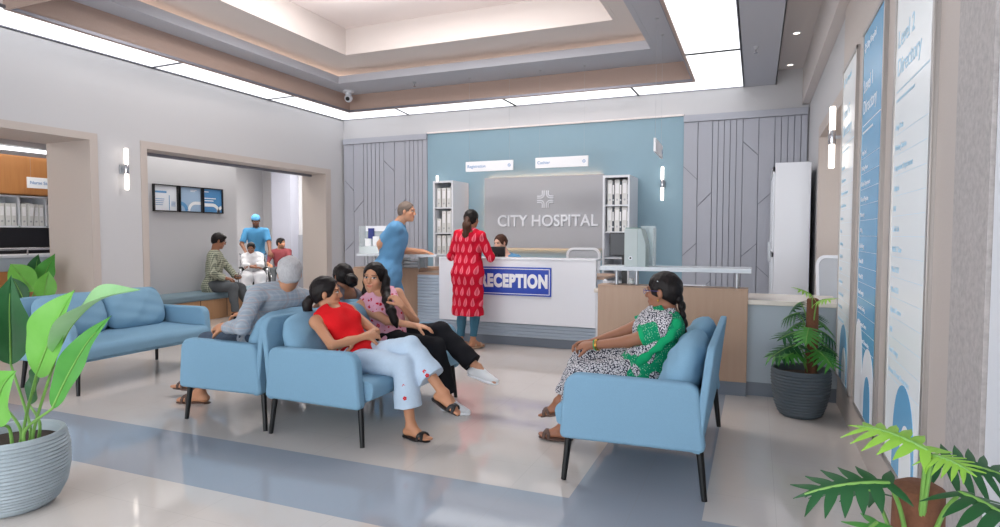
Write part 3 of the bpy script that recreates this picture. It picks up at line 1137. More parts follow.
# brochure holder on the left ledge
t = thing('brochure_holder', 'clear brochure holder with white cards on the left glass ledge', 'holder', (-4.68, 7.05, 1.09))
MB().box(-.27, .27, .10, .106, 0, .37).box(-.27, -.264, -.06, .106, 0, .37).box(.264, .27, -.06, .106, 0, .37).box(-.27, .27, -.06, -.054, 0, .10).obj('acrylic_case', M['acrylic'], t, smooth=False)
MB().box(-.27, .27, .09, .10, .30, .372).obj('header_card', M['sign_white'], t, smooth=False)
MB().box(-.20, -.12, .05, .08, .19, .34).obj('navy_card', M['navy'], t, smooth=False)
for k in range(4):
    MB().box(-.22 + k * .12, -.13 + k * .12, .0 + .01 * k, .02 + .01 * k, .01, .2 + .03 * (k % 2)).obj('leaflet', M['paper'], t, smooth=False)
t = thing('paper_rack', 'steel rack of papers under the left glass ledge', 'rack', (-4.2, 7.22, .906))
MB().box(-.16, .10, -.1, .12, 0, .012).box(-.16, .10, -.1, .12, .05, .058).box(-.16, .10, -.1, .12, .10, .108).box(-.165, -.155, -.1, .12, 0, .13).box(.095, .105, -.1, .12, 0, .13).obj('rack_frame', M['steel'], t, smooth=False)
MB().box(-.14, .08, -.09, .1, .012, .035).box(-.14, .08, -.09, .1, .058, .08).obj('paper_stack', M['paper'], t, smooth=False)


def office_chair(name, label, loc, rotz, hback=1.12):
    t = thing(name, label, 'chair', loc, rotz)
    pr = rounded_profile([(-.22, .62), (.22, .62), (.24, hback), (-.24, hback)], [.06, .06, .1, .1])
    inner = rounded_profile([(-.19, .65), (.19, .65), (.21, hback - .03), (-.21, hback - .03)], [.05, .05, .08, .08])
    vs = []
    N = len(pr)
    for y in (-.015, .015):
        vs += [(p[0], y, p[1]) for p in pr] + [(p[0], y, p[1]) for p in inner]
    fs = []
    for i in range(N):
        j = (i + 1) % N
        fs += [(i, j, N + j, N + i), (2 * N + i, 3 * N + i, 3 * N + j, 2 * N + j), (i, 2 * N + i, 2 * N + j, j), (N + i, N + j, 3 * N + j, 3 * N + i)]
    MB().add(vs, fs).obj('back_frame', M['white'], t)
    MB().prism(inner, 1, -.006, .006).obj('back_mesh', mat('chair_mesh', (176, 180, 186), .8), t, smooth=False)
    MB().box(-.23, .23, -.46, -.02, .44, .51).obj('seat', mat('chair_seat', (160, 166, 174), .8), t, bevel=.025, seg=3)
    MB().box(-.03, .03, -.03, .03, .42, .66).obj('back_post', M['white'], t)
    MB().tube([(0, -.24, .08), (0, -.24, .44)], .025, 12).obj('gas_post', M['chrome'], t)
    for k in range(5):
        a = k * 2 * PI / 5
        MB().tube([(0, -.24, .09), (.27 * math.cos(a), -.24 + .27 * math.sin(a), .065)], [.025, .014], 8).obj('base_arm', M['steel'], t)
        MB().ball((.27 * math.cos(a), -.24 + .27 * math.sin(a), .03), .028, 10, 6).obj('caster', M['black'], t)
    return t


office_chair('office_chair', 'empty office chair with pale frame behind the RECEPTION sign', (-2.15, 8.15, 0), 0, 1.17)
office_chair('office_chair', 'white office chair by the low counter at the right wall', (.78, 7.0, 0), -.6, 1.14)
OC = office_chair('office_chair', 'office chair under the receptionist behind the desk', (-3.15, 8.05, 0), 0, 1.0)


# ================================================================ DIRECTORY PANELS
def directory(label, y0, y1, kind, lines, level):
    """on the clad wall, facing -x; local u runs along -y"""
    t = thing('directory_board', label, 'sign', (.62, (y0 + y1) / 2, 1.43), group='tall directory boards on the right wall')
    a, c_ = (y1 - y0) / 2, 1.185
    MB().box(-.012, 0, -a, a, -c_, c_).obj('backing', M['dir_frame'], t, smooth=False)
    pm, tm = (M['dir_blue'], M['sign_white']) if kind == 'blue' else (M['dir_white'], M['dir_txt'])
    g = .03
    MB().box(-.015, -.012, -a + g, a - g, -c_ + g, c_ - g).obj('display_face', pm, t, smooth=False)
    ft = MB()
    ring_y = [(-a, a, c_ - g, c_), (-a, a, -c_, -c_ + g), (-a, -a + g, -c_, c_), (a - g, a, -c_, c_)]
    for (p, q, r, s) in ring_y:
        ft.box(-.021, -.012, p, q, r, s)
    ft.obj('frame', M['dir_frame'], t, bevel=.002)
    xx = -.0158
    L = a - .07
    text('lettering', 'City Hospital', .06, (xx, L - .07, c_ - .12), FACE_NEGX, tm, t, ext=.0006)
    emblem(t, (L - .02, c_ - .12), .028, lambda u, v, d: (-.0152 - d * .2, u, v), tm)
    text('title', level, .115, (xx, L, c_ - .36), FACE_NEGX, tm, t, ext=.0006)
    text('title', 'Directory', .115, (xx, L, c_ - .49), FACE_NEGX, tm, t, ext=.0006)
    ru = MB()
    ru.box(-.0158, -.0148, -L, L, c_ - .60, c_ - .594)
    for k in range(len(lines)):
        ru.box(-.0158, -.0148, -L, L, c_ - .80 - k * .095, c_ - .7985 - k * .095)
    ru.obj('ruled_line', tm, t, smooth=False)
    MB().box(-.0158, -.0148, L - .36, L, c_ - .645, c_ - .633).obj('small_print', tm, t, smooth=False)
    for k, b in enumerate(lines):
        text('lettering', b, .038, (xx, L, c_ - .765 - k * .095), FACE_NEGX, tm, t, ext=.0005)
    # wave graphics at the foot
    wv = MB()
    N = 16

    def hump(cy, w_, h_, m, nm):
        pts = []
        for k in range(N + 1):
            th = PI * k / N
            pts.append((cy - w_ * math.cos(th), -c_ + g + h_ * (math.sin(th) ** .6)))
        pts = [(min(max(p[0], -a + g), a - g), p[1]) for p in pts]
        MB().prism(pts, 0, -.0165, -.0148).obj(nm, m, t, smooth=False)
    ha, hb = (M['sign_white'], M['dir_blue']) if kind == 'blue' else (M['dir_blue'], M['dir_white'])
    hump(-.04 if kind != 'blue' else -.12, .21 if kind != 'blue' else .21, .42, ha, 'wave_graphic')
    if kind == 'blue':
        hump(.24, .17, .55, M['sign_white'], 'wave_graphic')
    pts = []
    for k in range(N + 1):
        th = PI * k / N
        pts.append(((-.10 if kind != 'blue' else -.12) - .11 * math.cos(th), -c_ + g + .26 * (math.sin(th) ** .6)))
    MB().prism(pts, 0, -.0175, -.0165).obj('wave_graphic', hb, t, smooth=False)
    return t


rows = ['Help Desk', 'Waiting Room', 'Outpatient Department', 'General Physician', 'Pharmacy', 'X-Ray', 'Cardiology', 'Ward G14', 'Ward G15', 'Food Lounge', 'Intensive Feeding', 'General Store', 'Drop Garage Centre']
directory('narrow-looking white Level G directory board, farthest of the three', 4.77, 5.50, 'white', rows, 'Level G')
directory('blue Level 1 directory board between the two white ones', 3.79, 4.52, 'blue', ['Help Desk', 'Waiting Room', 'Dialysis Department', 'General Physician', 'Pharmacy', 'X-Ray', 'Cardiology', 'Ward 201', 'Ward 202', 'Food Lounge', 'Intensive Feeding', 'Drop Garage Centre', 'Atrium & Event Downstairs'], 'Level 1')
directory('large white Level 2 directory board nearest the camera', 2.78, 3.52, 'white', ['Help Desk', 'Waiting Station', 'Outpatient Department', 'Dialysis', 'MRI', 'Cath Lab', 'MRI/CT Scan', 'Ward 2/12', 'Ward 2/13', 'Optical Centre', 'MRI', 'Food Lounge', 'Atrium & Event Downstairs'], 'Level 2')

# ================================================================ CEILING FITTINGS
t = thing('security_camera', 'small white dome security camera at the left ceiling corner', 'camera', (-6.2, 8.5, 3.69))
MB().lathe([(.085, -.03), (.09, -.02), (.09, 0)], n=24).obj('mount_plate', M['white'], t)
MB().tube([(0, 0, -.03), (0, 0, -.07)], .05, 20).obj('neck', M['white'], t)
MB().ball((0, 0, -.12), .065, 20, 12).obj('camera_body', M['white'], t)
MB().ball((0.015, -.04, -.135), .035, 16, 10).obj('lens', M['black'], t)


def sprinkler(label, x, y, z):
    t = thing('sprinkler', label, 'sprinkler', (x, y, z), group='ceiling sprinklers')
    MB().lathe([(.012, -.03), (.03, -.004), (.032, 0)], n=16).obj('escutcheon', M['steel'], t)
    MB().tube([(0, 0, -.03), (0, 0, -.065)], .006, 8).obj('nozzle', M['chrome'], t)
    MB().lathe([(.022, -.068), (.022, -.064)], n=12).obj('deflector', M['chrome'], t)
    return t


sprinkler('sprinkler on the grey ceiling band above the left of the blue wall', -4.9, 8.4, 3.69)
sprinkler('sprinkler on the right ceiling band beside the large light panel', -.036, 7.45, 3.41)


def downlight(label, x, y):
    t = thing('downlight', label, 'ceiling light', (x, y, 3.6), group='recessed downlights along the right wall')
    MB().lathe([(.035, -.004), (.04, -.006), (.05, -.003), (.05, 0)], n=24).obj('trim_ring', M['white'], t)
    MB().lathe([(.034, -.007), (.034, -.004)], n=24).obj('lens', M['sconce'], t)


downlight('recessed downlight near the far end of the right ceiling slot', .38, 9.15)
downlight('recessed downlight midway along the right ceiling slot', .38, 7.75)
# ================================================================ BODIES: signed distance fields meshed with surface nets
def v3(*a):
    return np.array(a, dtype=np.float64)


def unit(a):
    a = np.asarray(a, float)
    return a / (np.linalg.norm(a) + 1e-12)


class Cone:
    """capsule with two radii; flat=(start,end) cuts the round ends off"""
    def __init__(s, a, b, ra, rb, flat=(0, 0), sq=None):
        s.a, s.b, s.ra, s.rb, s.flat = np.asarray(a, float), np.asarray(b, float), ra, rb, flat
        s.ba = s.b - s.a
        s.L2 = max(s.ba @ s.ba, 1e-12)
        s.sq = sq            # (axis, factor): flatten along an axis

    def d(s, P):
        q = P - s.a
        t = q @ s.ba / s.L2
        h = np.clip(t, 0, 1)
        r = q - h[:, None] * s.ba
        if s.sq is not None:
            ax, f = s.sq
            c = r @ ax
            r = r + (c * (1 / f - 1))[:, None] * ax
        dd = np.sqrt(np.einsum('ij,ij->i', r, r)) - (s.ra + h * (s.rb - s.ra))
        if s.sq is not None:
            dd = dd * (s.sq[1] if s.sq[1] < 1 else 1)
        L = math.sqrt(s.L2)
        if s.flat[0]:
            dd = np.maximum(dd, -t * L)
        if s.flat[1]:
            dd = np.maximum(dd, (t - 1) * L)
        return dd


class Ell:
    def __init__(s, c, r, R=None):
        s.c, s.r = np.asarray(c, float), np.asarray(r, float)
        s.R = np.eye(3) if R is None else np.asarray(R, float)     # rows = axes

    def d(s, P):
        q = (P - s.c) @ s.R.T
        k0 = np.sqrt((((q / s.r)) ** 2).sum(1))
        k1 = np.sqrt(((q / s.r ** 2) ** 2).sum(1)) + 1e-9
        return k0 * (k0 - 1) / k1


class Box:
    def __init__(s, c, r, R=None, rnd=.01):
        s.c, s.r, s.rnd = np.asarray(c, float), np.asarray(r, float) - rnd, rnd
        s.R = np.eye(3) if R is None else np.asarray(R, float)

    def d(s, P):
        q = np.abs((P - s.c) @ s.R.T) - s.r
        return np.sqrt((np.maximum(q, 0) ** 2).sum(1)) + np.minimum(q.max(1), 0) - s.rnd


class Half:
    """half space n.(p-c) < 0"""
    def __init__(s, c, n):
        s.c, s.n = np.asarray(c, float), unit(n)

    def d(s, P):
        return (P - s.c) @ s.n


class Inter:
    def __init__(s, *ps):
        s.ps = ps

    def d(s, P):
        r = s.ps[0].d(P)
        for p in s.ps[1:]:
            r = np.maximum(r, p.d(P))
        return r


class Field:
    def __init__(s, wr=0, wf=30, seed=0):
        s.L = []           # (prim, k, op)
        s.wr, s.wf = wr, wf
        s.ph = np.random.RandomState(seed).rand(9) * 6.28

    def add(s, p, k=.02):
        s.L.append((p, k, 0))
        return s

    def sub(s, p, k=.008):
        s.L.append((p, k, 1))
        return s

    def clip(s, p, k=.004):
        """keep only what is inside p"""
        s.L.append((p, k, 2))
        return s

    @staticmethod
    def comb(acc, d, k, op):
        if op == 0:
            if acc is None:
                return d
            h = np.maximum(k - np.abs(acc - d), 0) / k
            return np.minimum(acc, d) - h * h * k * .25
        if op == 1:
            d = -d
        h = np.maximum(k - np.abs(acc - d), 0) / k
        return np.maximum(acc, d) + h * h * k * .25

    def ev(s, P, items=None):
        acc = None
        for (p, k, op) in (s.L if items is None else items):
            acc = s.comb(acc, p.d(P), k, op)
        if s.wr:
            f, q = s.wf, s.ph
            x, y, z = P[:, 0], P[:, 1], P[:, 2]
            acc = acc + s.wr * (np.sin(f * x + .6 * f * z + 2 * np.sin(.5 * f * y + q[0]) + q[1]) + .7 * np.sin(1.6 * f * z - .8 * f * y + 1.5 * np.sin(.7 * f * x + q[2]) + q[3]) + .5 * np.sin(2.3 * f * y + 1.3 * f * x + q[4]))
        return acc

    def mesh(s, h):
        lo, hi = [], []
        for (p, k, op) in s.L:
            if op:
                continue
            for q in (p.ps if isinstance(p, Inter) else (p,)):
                if isinstance(q, Cone):
                    r = max(q.ra, q.rb)
                    if q.sq is not None and q.sq[1] > 1:
                        r *= q.sq[1]
                    lo.append(np.minimum(q.a, q.b) - r)
                    hi.append(np.maximum(q.a, q.b) + r)
                elif isinstance(q, (Ell, Box)):
                    r = np.linalg.norm(q.r) if isinstance(q, Box) else q.r.max()
                    lo.append(q.c - r)
                    hi.append(q.c + r)
        lo = np.min(lo, 0) - 4 * h
        hi = np.max(hi, 0) + 4 * h
        B = 14
        nb = np.ceil((hi - lo) / (h * B)).astype(int)
        N = nb * B
        ii = np.stack(np.meshgrid(*[np.arange(n) for n in nb], indexing='ij'), -1).reshape(-1, 3)
        cen = lo + (ii * B + B / 2) * h
        diag = B * h * .87
        acc = None
        D = []
        for (p, k, op) in s.L:
            dd = p.d(cen)
            D.append(dd)
            acc = s.comb(acc, dd, k, op)
        D = np.array(D)
        adds = np.array([op == 0 for (_, _, op) in s.L])
        dmin = D[adds].min(0)
        # active unless clearly outside or inside
        act = (dmin < diag * 1.35 + .02) & (acc < diag * 1.9 + .03) & (acc > -diag * 1.9 - .03)
        V = np.full(N, 1.0, np.float32)
        sb = V.reshape(nb[0], B, nb[1], B, nb[2], B)
        loc = (np.stack(np.meshgrid(*[np.arange(B)] * 3, indexing='ij'), -1).reshape(-1, 3)) * h
        for n_ in range(len(cen)):
            i, j, k_ = ii[n_]
            if not act[n_]:
                if acc[n_] < 0:
                    sb[i, :, j, :, k_, :] = -1
                continue
            thr = max(dmin[n_], 0) + 2.3 * diag
            items = []
            for m, it in enumerate(s.L):
                if it[2] == 0:
                    if D[m, n_] < thr + it[1]:
                        items.append(it)
                elif it[2] == 1:
                    if D[m, n_] < 1.3 * diag + it[1] + .01:
                        items.append(it)
                elif D[m, n_] > -1.3 * diag - it[1] - .02:
                    items.append(it)
            if not items or items[0][2] != 0:
                first = next((it for it in items if it[2] == 0), None)
                if first is None:
                    continue
                items.remove(first)
                items.insert(0, first)
            P = lo + ii[n_] * B * h + loc
            sb[i, :, j, :, k_, :] = s.ev(P, items).reshape(B, B, B)
        ins = V < 0
        # cells with mixed corners
        c8 = [(a, b, c) for a in (0, 1) for b in (0, 1) for c in (0, 1)]
        sl = lambda A, o: A[o[0]:A.shape[0] - 1 + o[0], o[1]:A.shape[1] - 1 + o[1], o[2]:A.shape[2] - 1 + o[2]]
        anyi = np.zeros(tuple(np.array(V.shape) - 1), bool)
        alli = np.ones_like(anyi)
        for o in c8:
            q = sl(ins, o)
            anyi |= q
            alli &= q
        mixed = anyi & ~alli
        ci = np.argwhere(mixed)
        idx = np.full(mixed.shape, -1, np.int64)
        idx[mixed] = np.arange(len(ci))
        vals = np.stack([V[ci[:, 0] + o[0], ci[:, 1] + o[1], ci[:, 2] + o[2]] for o in c8], 1)
        sumP = np.zeros((len(ci), 3))
        cnt = np.zeros(len(ci))
        for a in range(8):
            for b in range(a + 1, 8):
                df = [abs(c8[a][t] - c8[b][t]) for t in range(3)]
                if sum(df) != 1:
                    continue
                va, vb = vals[:, a], vals[:, b]
                m = (va < 0) != (vb < 0)
                t = np.where(m, va / np.where(m, va - vb, 1), 0)
                pa, pb = np.array(c8[a]), np.array(c8[b])
                pt = pa + t[:, None] * (pb - pa)
                sumP += np.where(m[:, None], pt, 0)
                cnt += m
        verts = lo + (ci + sumP / np.maximum(cnt, 1)[:, None]) * h
        faces = []
        for ax in range(3):
            o = [0, 0, 0]
            o[ax] = 1
            A = ins[tuple(slice(0, V.shape[t] - o[t]) for t in range(3))]
            Bq = ins[tuple(slice(o[t], V.shape[t]) for t in range(3))]
            e = np.argwhere(A != Bq)
            u, v = [t for t in range(3) if t != ax]
            ok = (e[:, u] > 0) & (e[:, v] > 0) & (e[:, u] < V.shape[u] - 1) & (e[:, v] < V.shape[v] - 1)
            e = e[ok]
            sgn = A[tuple(e.T)]
            def cell(du, dv):
                q = e.copy()
                q[:, u] -= du
                q[:, v] -= dv
                return idx[tuple(q.T)]
            f = np.stack([cell(1, 1), cell(0, 1), cell(0, 0), cell(1, 0)], 1)
            flip = sgn if ax != 1 else ~sgn
            f[~flip] = f[~flip][:, ::-1]
            faces.append(f)
        F = np.concatenate(faces)
        F = F[(F >= 0).all(1)]
        return verts, F


def mesh_obj(name, V, F, mats, parent=None, color=None, matidx=None):
    me = bpy.data.meshes.new(name)
    me.vertices.add(len(V))
    me.vertices.foreach_set('co', np.asarray(V, np.float32).ravel())
    me.loops.add(len(F) * 4)
    me.loops.foreach_set('vertex_index', F.astype(np.int32).ravel())
    me.polygons.add(len(F))
    me.polygons.foreach_set('loop_start', np.arange(0, len(F) * 4, 4, dtype=np.int32))
    me.polygons.foreach_set('loop_total', np.full(len(F), 4, np.int32))
    me.polygons.foreach_set('use_smooth', np.ones(len(F), bool))
    for m in (mats if isinstance(mats, list) else [mats]):
        me.materials.append(m)
    if matidx is not None:
        me.polygons.foreach_set('material_index', matidx.astype(np.int32))
    me.update(calc_edges=True)
    me.validate()
    if color is not None:
        at = me.color_attributes.new('Col', 'FLOAT_COLOR', 'POINT')
        at.data.foreach_set('color', np.concatenate([color, np.ones((len(color), 1))], 1).astype(np.float32).ravel())
    o = bpy.data.objects.new(name, me)
    COL.objects.link(o)
    if parent:
        o.parent = parent
    return o


def smooth_verts(V, F, it=1, lam=.5):
    n = len(V)
    for _ in range(it):
        S = np.zeros_like(V)
        C = np.zeros(n)
        for a, b in ((0, 1), (1, 2), (2, 3), (3, 0)):
            for p, q in ((a, b), (b, a)):
                for t in range(3):
                    S[:, t] += np.bincount(F[:, p], V[F[:, q], t], n)
                C += np.bincount(F[:, p], minlength=n)
        V = V + lam * (S / np.maximum(C, 1)[:, None] - V)
    return V


def skin_mat():
    t = NT('skin')
    a = t.n('ShaderNodeVertexColor', layer_name='Col')
    t.link(a.outputs[0], t.b.inputs['Base Color'])
    t.b.inputs['Roughness'].default_value = .5
    t.b.inputs['Specular IOR Level'].default_value = .35
    t.b.inputs['Subsurface Weight'].default_value = .08
    t.b.inputs['Subsurface Radius'].default_value = (.02, .008, .004)
    t.b.inputs['Subsurface Scale'].default_value = .3
    return t.m


M['skin'] = skin_mat()


def hair_mat(name, rgb, rgb2, rough=.42):
    t = NT(name)
    co = t.mapping(t.coord(), scale=(60, 60, 9))
    n = t.noise(co, 3, 4, .6)
    t.base(t.mix(n, lin(rgb), lin(rgb2)))
    t.bump(n, .5, .006)
    t.b.inputs['Roughness'].default_value = rough
    t.b.inputs['Specular IOR Level'].default_value = .22
    return t.m


M['hair_black'] = hair_mat('black_hair', (14, 11, 12), (36, 29, 28))
M['hair_brown'] = hair_mat('dark_brown_hair', (46, 28, 22), (92, 60, 46))
M['hair_grey'] = hair_mat('grey_hair', (146, 144, 146), (206, 204, 206), .7)
M['hair_salt'] = hair_mat('salt_pepper_hair', (92, 78, 70), (140, 126, 116), .6)


def frame(right, up):
    """rows right, front, up"""
    up = unit(up)
    right = np.asarray(right, float)
    right = unit(right - up * (right @ up))
    return np.array([right, np.cross(up, right), up])


def ik(a, c, l1, l2, pole):
    a, c, pole = map(lambda q: np.asarray(q, float), (a, c, pole))
    d = c - a
    L = np.linalg.norm(d)
    if L > (l1 + l2) * .995:
        c = a + d / L * (l1 + l2) * .995
        d = c - a
        L = np.linalg.norm(d)
    u = d / L
    x = (l1 * l1 - l2 * l2 + L * L) / (2 * L)
    y = math.sqrt(max(l1 * l1 - x * x, 1e-8))
    pl = pole - a
    pl = unit(pl - u * (pl @ u))
    return a + u * x + pl * y, c


SKIN = {'fair': (204, 150, 118), 'pale': (222, 178, 158), 'tan': (188, 134, 102), 'brown': (150, 102, 78), 'dark': (128, 84, 62)}


class Person:
    """world coordinates in, local frame (facing +y) inside"""
    def __init__(s, label, loc, face, stature=1.65, female=True, skin='tan', pelvis=None, neck=None, chest_yaw=0, head=None, look=None,
                 tilt=0, legs=None, arms=None, h=.005, girth=1.0, group=None, hip_yaw=0, head_s=1.0):
        s.loc = v3(loc[0], loc[1], loc[2])
        s.yaw = math.atan2(-face[0], face[1])
        c, n = math.cos(s.yaw), math.sin(s.yaw)
        s.Rz = np.array([[c, -n, 0], [n, c, 0], [0, 0, 1]])       # local -> world
        s.k = k = stature / 1.7
        s.h, s.fem, s.g, s.label = h, female, girth, label
        s.skin = np.array(lin(SKIN[skin])[:3])
        s.lips = s.skin * np.array([.95, .48, .48])
        L = s.L
        s.P = L(pelvis)
        s.N = L(neck)
        cy = math.radians(chest_yaw)
        hy = math.radians(hip_yaw)
        s.spine = unit(s.N - s.P)
        s.cr = v3(math.cos(cy), math.sin(cy), 0)
        s.pr = v3(math.cos(hy), math.sin(hy), 0)
        s.CF = frame(s.cr, s.spine)
        s.PF = frame(s.pr, s.spine * .6 + v3(0, 0, .4))
        sw = (.155 if female else .182) * k
        s.sh = {sd: s.N + s.CF[0] * sgn * sw - s.CF[2] * .045 * k for sd, sgn in (('R', 1), ('L', -1))}
        s.hd = L(head)
        lk = s.V(look)
        up = v3(0, 0, 1)
        rgt = unit(np.cross(lk, up))
        ta = math.radians(tilt)
        F0 = np.array([rgt, unit(lk), np.cross(rgt, unit(lk))])
        s.HF = np.array([F0[0] * math.cos(ta) + F0[2] * math.sin(ta), F0[1], -F0[0] * math.sin(ta) + F0[2] * math.cos(ta)])
        s.hs = (.97 if female else 1.03) * (.45 + .55 * k) * head_s
        s.arm, s.leg, s.hand, s.foot = {}, {}, {}, {}
        ua, fa = .285 * k, .25 * k
        for sd, sp in (arms or {}).items():
            W = L(sp['wrist'])
            E, W = ik(s.sh[sd], W, ua, fa, L(sp['pole']))
            s.arm[sd] = (s.sh[sd], E, W)
            d = s.V(sp['dir']) if 'dir' in sp else unit(W - E)
            pn = s.V(sp.get('palm', (0, 0, -1)))
            pn = unit(pn - d * (pn @ d))
            s.hand[sd] = (W, unit(d), pn, sp.get('curl', .5))
        tl, sl_ = .425 * k, .415 * k
        hw = .088 * k
        for sd, sp in (legs or {}).items():
            hp = s.P + s.PF[0] * (hw if sd == 'R' else -hw) - v3(0, 0, .015)
            A = L(sp['ankle'])
            K, A = ik(hp, A, tl, sl_, L(sp['pole']))
            s.leg[sd] = (hp, K, A)
            td = s.V(sp['toe'])
            un = s.V(sp.get('up', (0, 0, 1)))
            un = unit(un - td * (un @ td))
            s.foot[sd] = (A, unit(td), un)
        s.group = group

    def L(s, p):
        return s.Rz.T @ (np.asarray(p, float) - s.loc)

    def V(s, p):
        return s.Rz.T @ unit(p)

    # ---------- primitives
    def torso(s, inf=0, k_=None):
        k, g = s.k, s.g
        P, N, C, PF = s.P, s.N, s.CF, s.PF
        f = s.fem
        mid = PF * .5 + C * .5
        mid = frame(mid[0], mid[2])
        W = P + (N - P) * .36 + C[1] * .005
        Q = P + (N - P) * .68 + C[1] * .012
        U = P + (N - P) * .86 + C[1] * .004
        e = inf
        out = [
            (Ell(P, v3((.168 if f else .158) * g, .118 * g, .125) * k + e, PF), .05),
            (Ell(W, v3((.128 if f else .142) * g, .102 * g, .16) * k + e, mid), .07),
            (Ell(Q, v3((.140 if f else .160) * g, .108 * g, .16) * k + e, C), .07),
            (Ell(U, v3((.140 if f else .168), .088, .095) * k + e, C), .06),
        ]
        for sgn in (-1, 1):
            out.append((Ell(P + PF[0] * sgn * .07 * k - PF[1] * .045 * k - PF[2] * .03 * k, v3(.085, .08, .09) * k * g + e, PF), .04))
        for sd in 'RL':
            out.append((Cone(N - C[2] * .03 * k, s.sh[sd], .05 * k + e, .047 * k + e), .05))
        if f:
            for sgn in (-1, 1):
                out.append((Ell(P + (N - P) * .66 + C[0] * sgn * .068 * k + C[1] * .078 * k, v3(.062, .052, .062) * k * g + e, C), .04))
        return out

    def armp(s, sd, inf=0, f0=0, f1=2.0, flat=True, inf2=None):
        """arm primitives from the shoulder down to fraction f1 (1 = elbow, 2 = wrist)"""
        S, E, W = s.arm[sd]
        k, g = s.k, (.92 if s.fem else 1.08) * s.g ** .7
        inf2 = inf if inf2 is None else inf2
        r0, r1, r2, r3 = .048 * k * g, .038 * k * g, .037 * k * g, .025 * k * g
        out = []
        if f1 <= 1:
            q = S + (E - S) * f1
            out.append((Cone(S, q, r0 + inf, r0 + (r1 - r0) * f1 + inf2, (0, 1 if flat else 0)), .03))
        else:
            out.append((Cone(S, E, r0 + inf, r1 + inf), .03))
            t = f1 - 1
            q = E + (W - E) * t
            out.append((Cone(E, q, r2 + inf, r2 + (r3 - r2) * t + inf2, (0, 1 if flat and f1 < 2 else 0)), .015))
        return out

    def legp(s, sd, inf=0, f1=2.0, inf_knee=None, inf_end=None, flat=True):
        H_, K, A = s.leg[sd]
        k, g = s.k, s.g
        ik_ = inf if inf_knee is None else inf_knee
        ie = inf if inf_end is None else inf_end
        r0, r1, r2, r3 = .088 * k * g, .056 * k * g ** .5, .052 * k, .034 * k
        out = []
        out.append((Cone(H_, K, r0 + inf, r1 + ik_), .03))
        if f1 > 1:
            t = f1 - 1
            q = K + (A - K) * t
            out.append((Cone(K, q, r2 + ik_, (r2 + (r3 - r2) * t) + ie, (0, 1 if flat and f1 < 2.2 else 0)), .02))
            if t > .5 and ie < .03:
                back = -unit(np.cross(np.cross(unit(A - K), unit(H_ - K)), unit(A - K)))
                cb = K + (A - K) * .32 - back * .018 * k
                out.append((Ell(cb, v3(.045, .045, .11) * k + (ik_ + ie) * .5, frame(s.pr + v3(.001, .002, .003), unit(K - A))), .03))
        return out

    def headp(s):
        F, c, z = s.HF, s.hd, s.hs
        T = lambda x, y, zz: c + z * (F[0] * x + F[1] * y + F[2] * zz)
        E_ = lambda x, y, zz, r: Ell(T(x, y, zz), v3(*r) * z, F)
        fe = s.fem
        out = [(E_(0, -.012, .028, (.0735, .092, .083)), .02), (E_(0, .022, -.028, (.060, .066, .076)), .03),
               (E_(0, .035, -.066, (.046 if fe else .052, .050, .042)), .025), (E_(0, .068, -.094, (.020 if fe else .026, .018, .016)), .022)]
        for sg in (-1, 1):
            out += [(E_(sg * .040, .058, -.022, (.022, .022, .02)), .02), (E_(sg * .0745, -.006, -.008, (.008, .017, .030)), .006),
                    (E_(sg * .031, .079, .032, (.022, .010, .007)), .015)]
        out += [(Cone(T(0, .086, .014), T(0, .102, -.021), .0075 * z, .0118 * z), .012)]
        for sg in (-1, 1):
            out.append((Ell(T(sg * .011, .098, -.025), v3(.008, .009, .007) * z, F), .006))
        out += [(Cone(T(-.018, .0855, -.051), T(.018, .0855, -.051), .0058 * z, .0058 * z), .006),
                (Cone(T(-.014, .0845, -.060), T(.014, .0845, -.060), .0068 * z, .0068 * z), .006)]
        sub = [(E_(sg * .031, .098, .010, (.017, .013, .010)), .012) for sg in (-1, 1)]
        eye = [(E_(sg * .031, .076, .010, (.0145, .0135, .0115)), .003) for sg in (-1, 1)]
        return out, sub, eye

    def handp(s, sd):
        W, d, n, curl = s.hand[sd]
        k = .94 * s.k * (1.0 if s.fem else 1.08)
        side = np.cross(d, n)                     # for the right hand palm down, thumb points to the body's left
        th = side if sd == 'L' else -side
        # thumb direction: right hand, d forward, palm down -> thumb to the left = cross(n,d)...
        out = [(Ell(W + d * .048 * k, v3(.040, .052, .0155) * k, np.array([th, d, n])), .018),
               (Cone(W, W + d * .03 * k, .023 * k, .026 * k, sq=(n, .72)), .018)]
        fr = [(.030, .066, .0088), (.010, .074, .0090), (-.010, .070, .0086), (-.029, .054, .0078)]
        for j, (o, ln, r) in enumerate(fr):
            p = W + d * (.086 - .004 * abs(j - 1)) * k + th * o * k
            dd = unit(d + th * o * .9)
            segs = (.45, .32, .25)
            ang = 0
            q = p - dd * .02 * k
            for m, fl in enumerate(segs):
                ang += curl * (.75, .95, .6)[m] * (1 + .08 * j)
                dr = dd * math.cos(ang) + n * math.sin(ang)
                e = (q if m else p) + dr * ln * fl * k
                out.append((Cone(q, e, (r - .0006 * m) * k, (r - .0006 * (m + 1)) * k), .004))
                q = e
        q = W + d * .022 * k + th * .026 * k
        dr = unit(d * .62 + th * .62 + n * .35)
        for m, ln in enumerate((.036, .032, .026)):
            e = q + dr * ln * k
            out.append((Cone(q, e, (.0128 - .001 * m) * k, (.0118 - .0012 * m) * k), .008))
            q = e
            dr = unit(dr + (d * .35 + n * .4 - th * .15) * (.6 + curl))
        return out

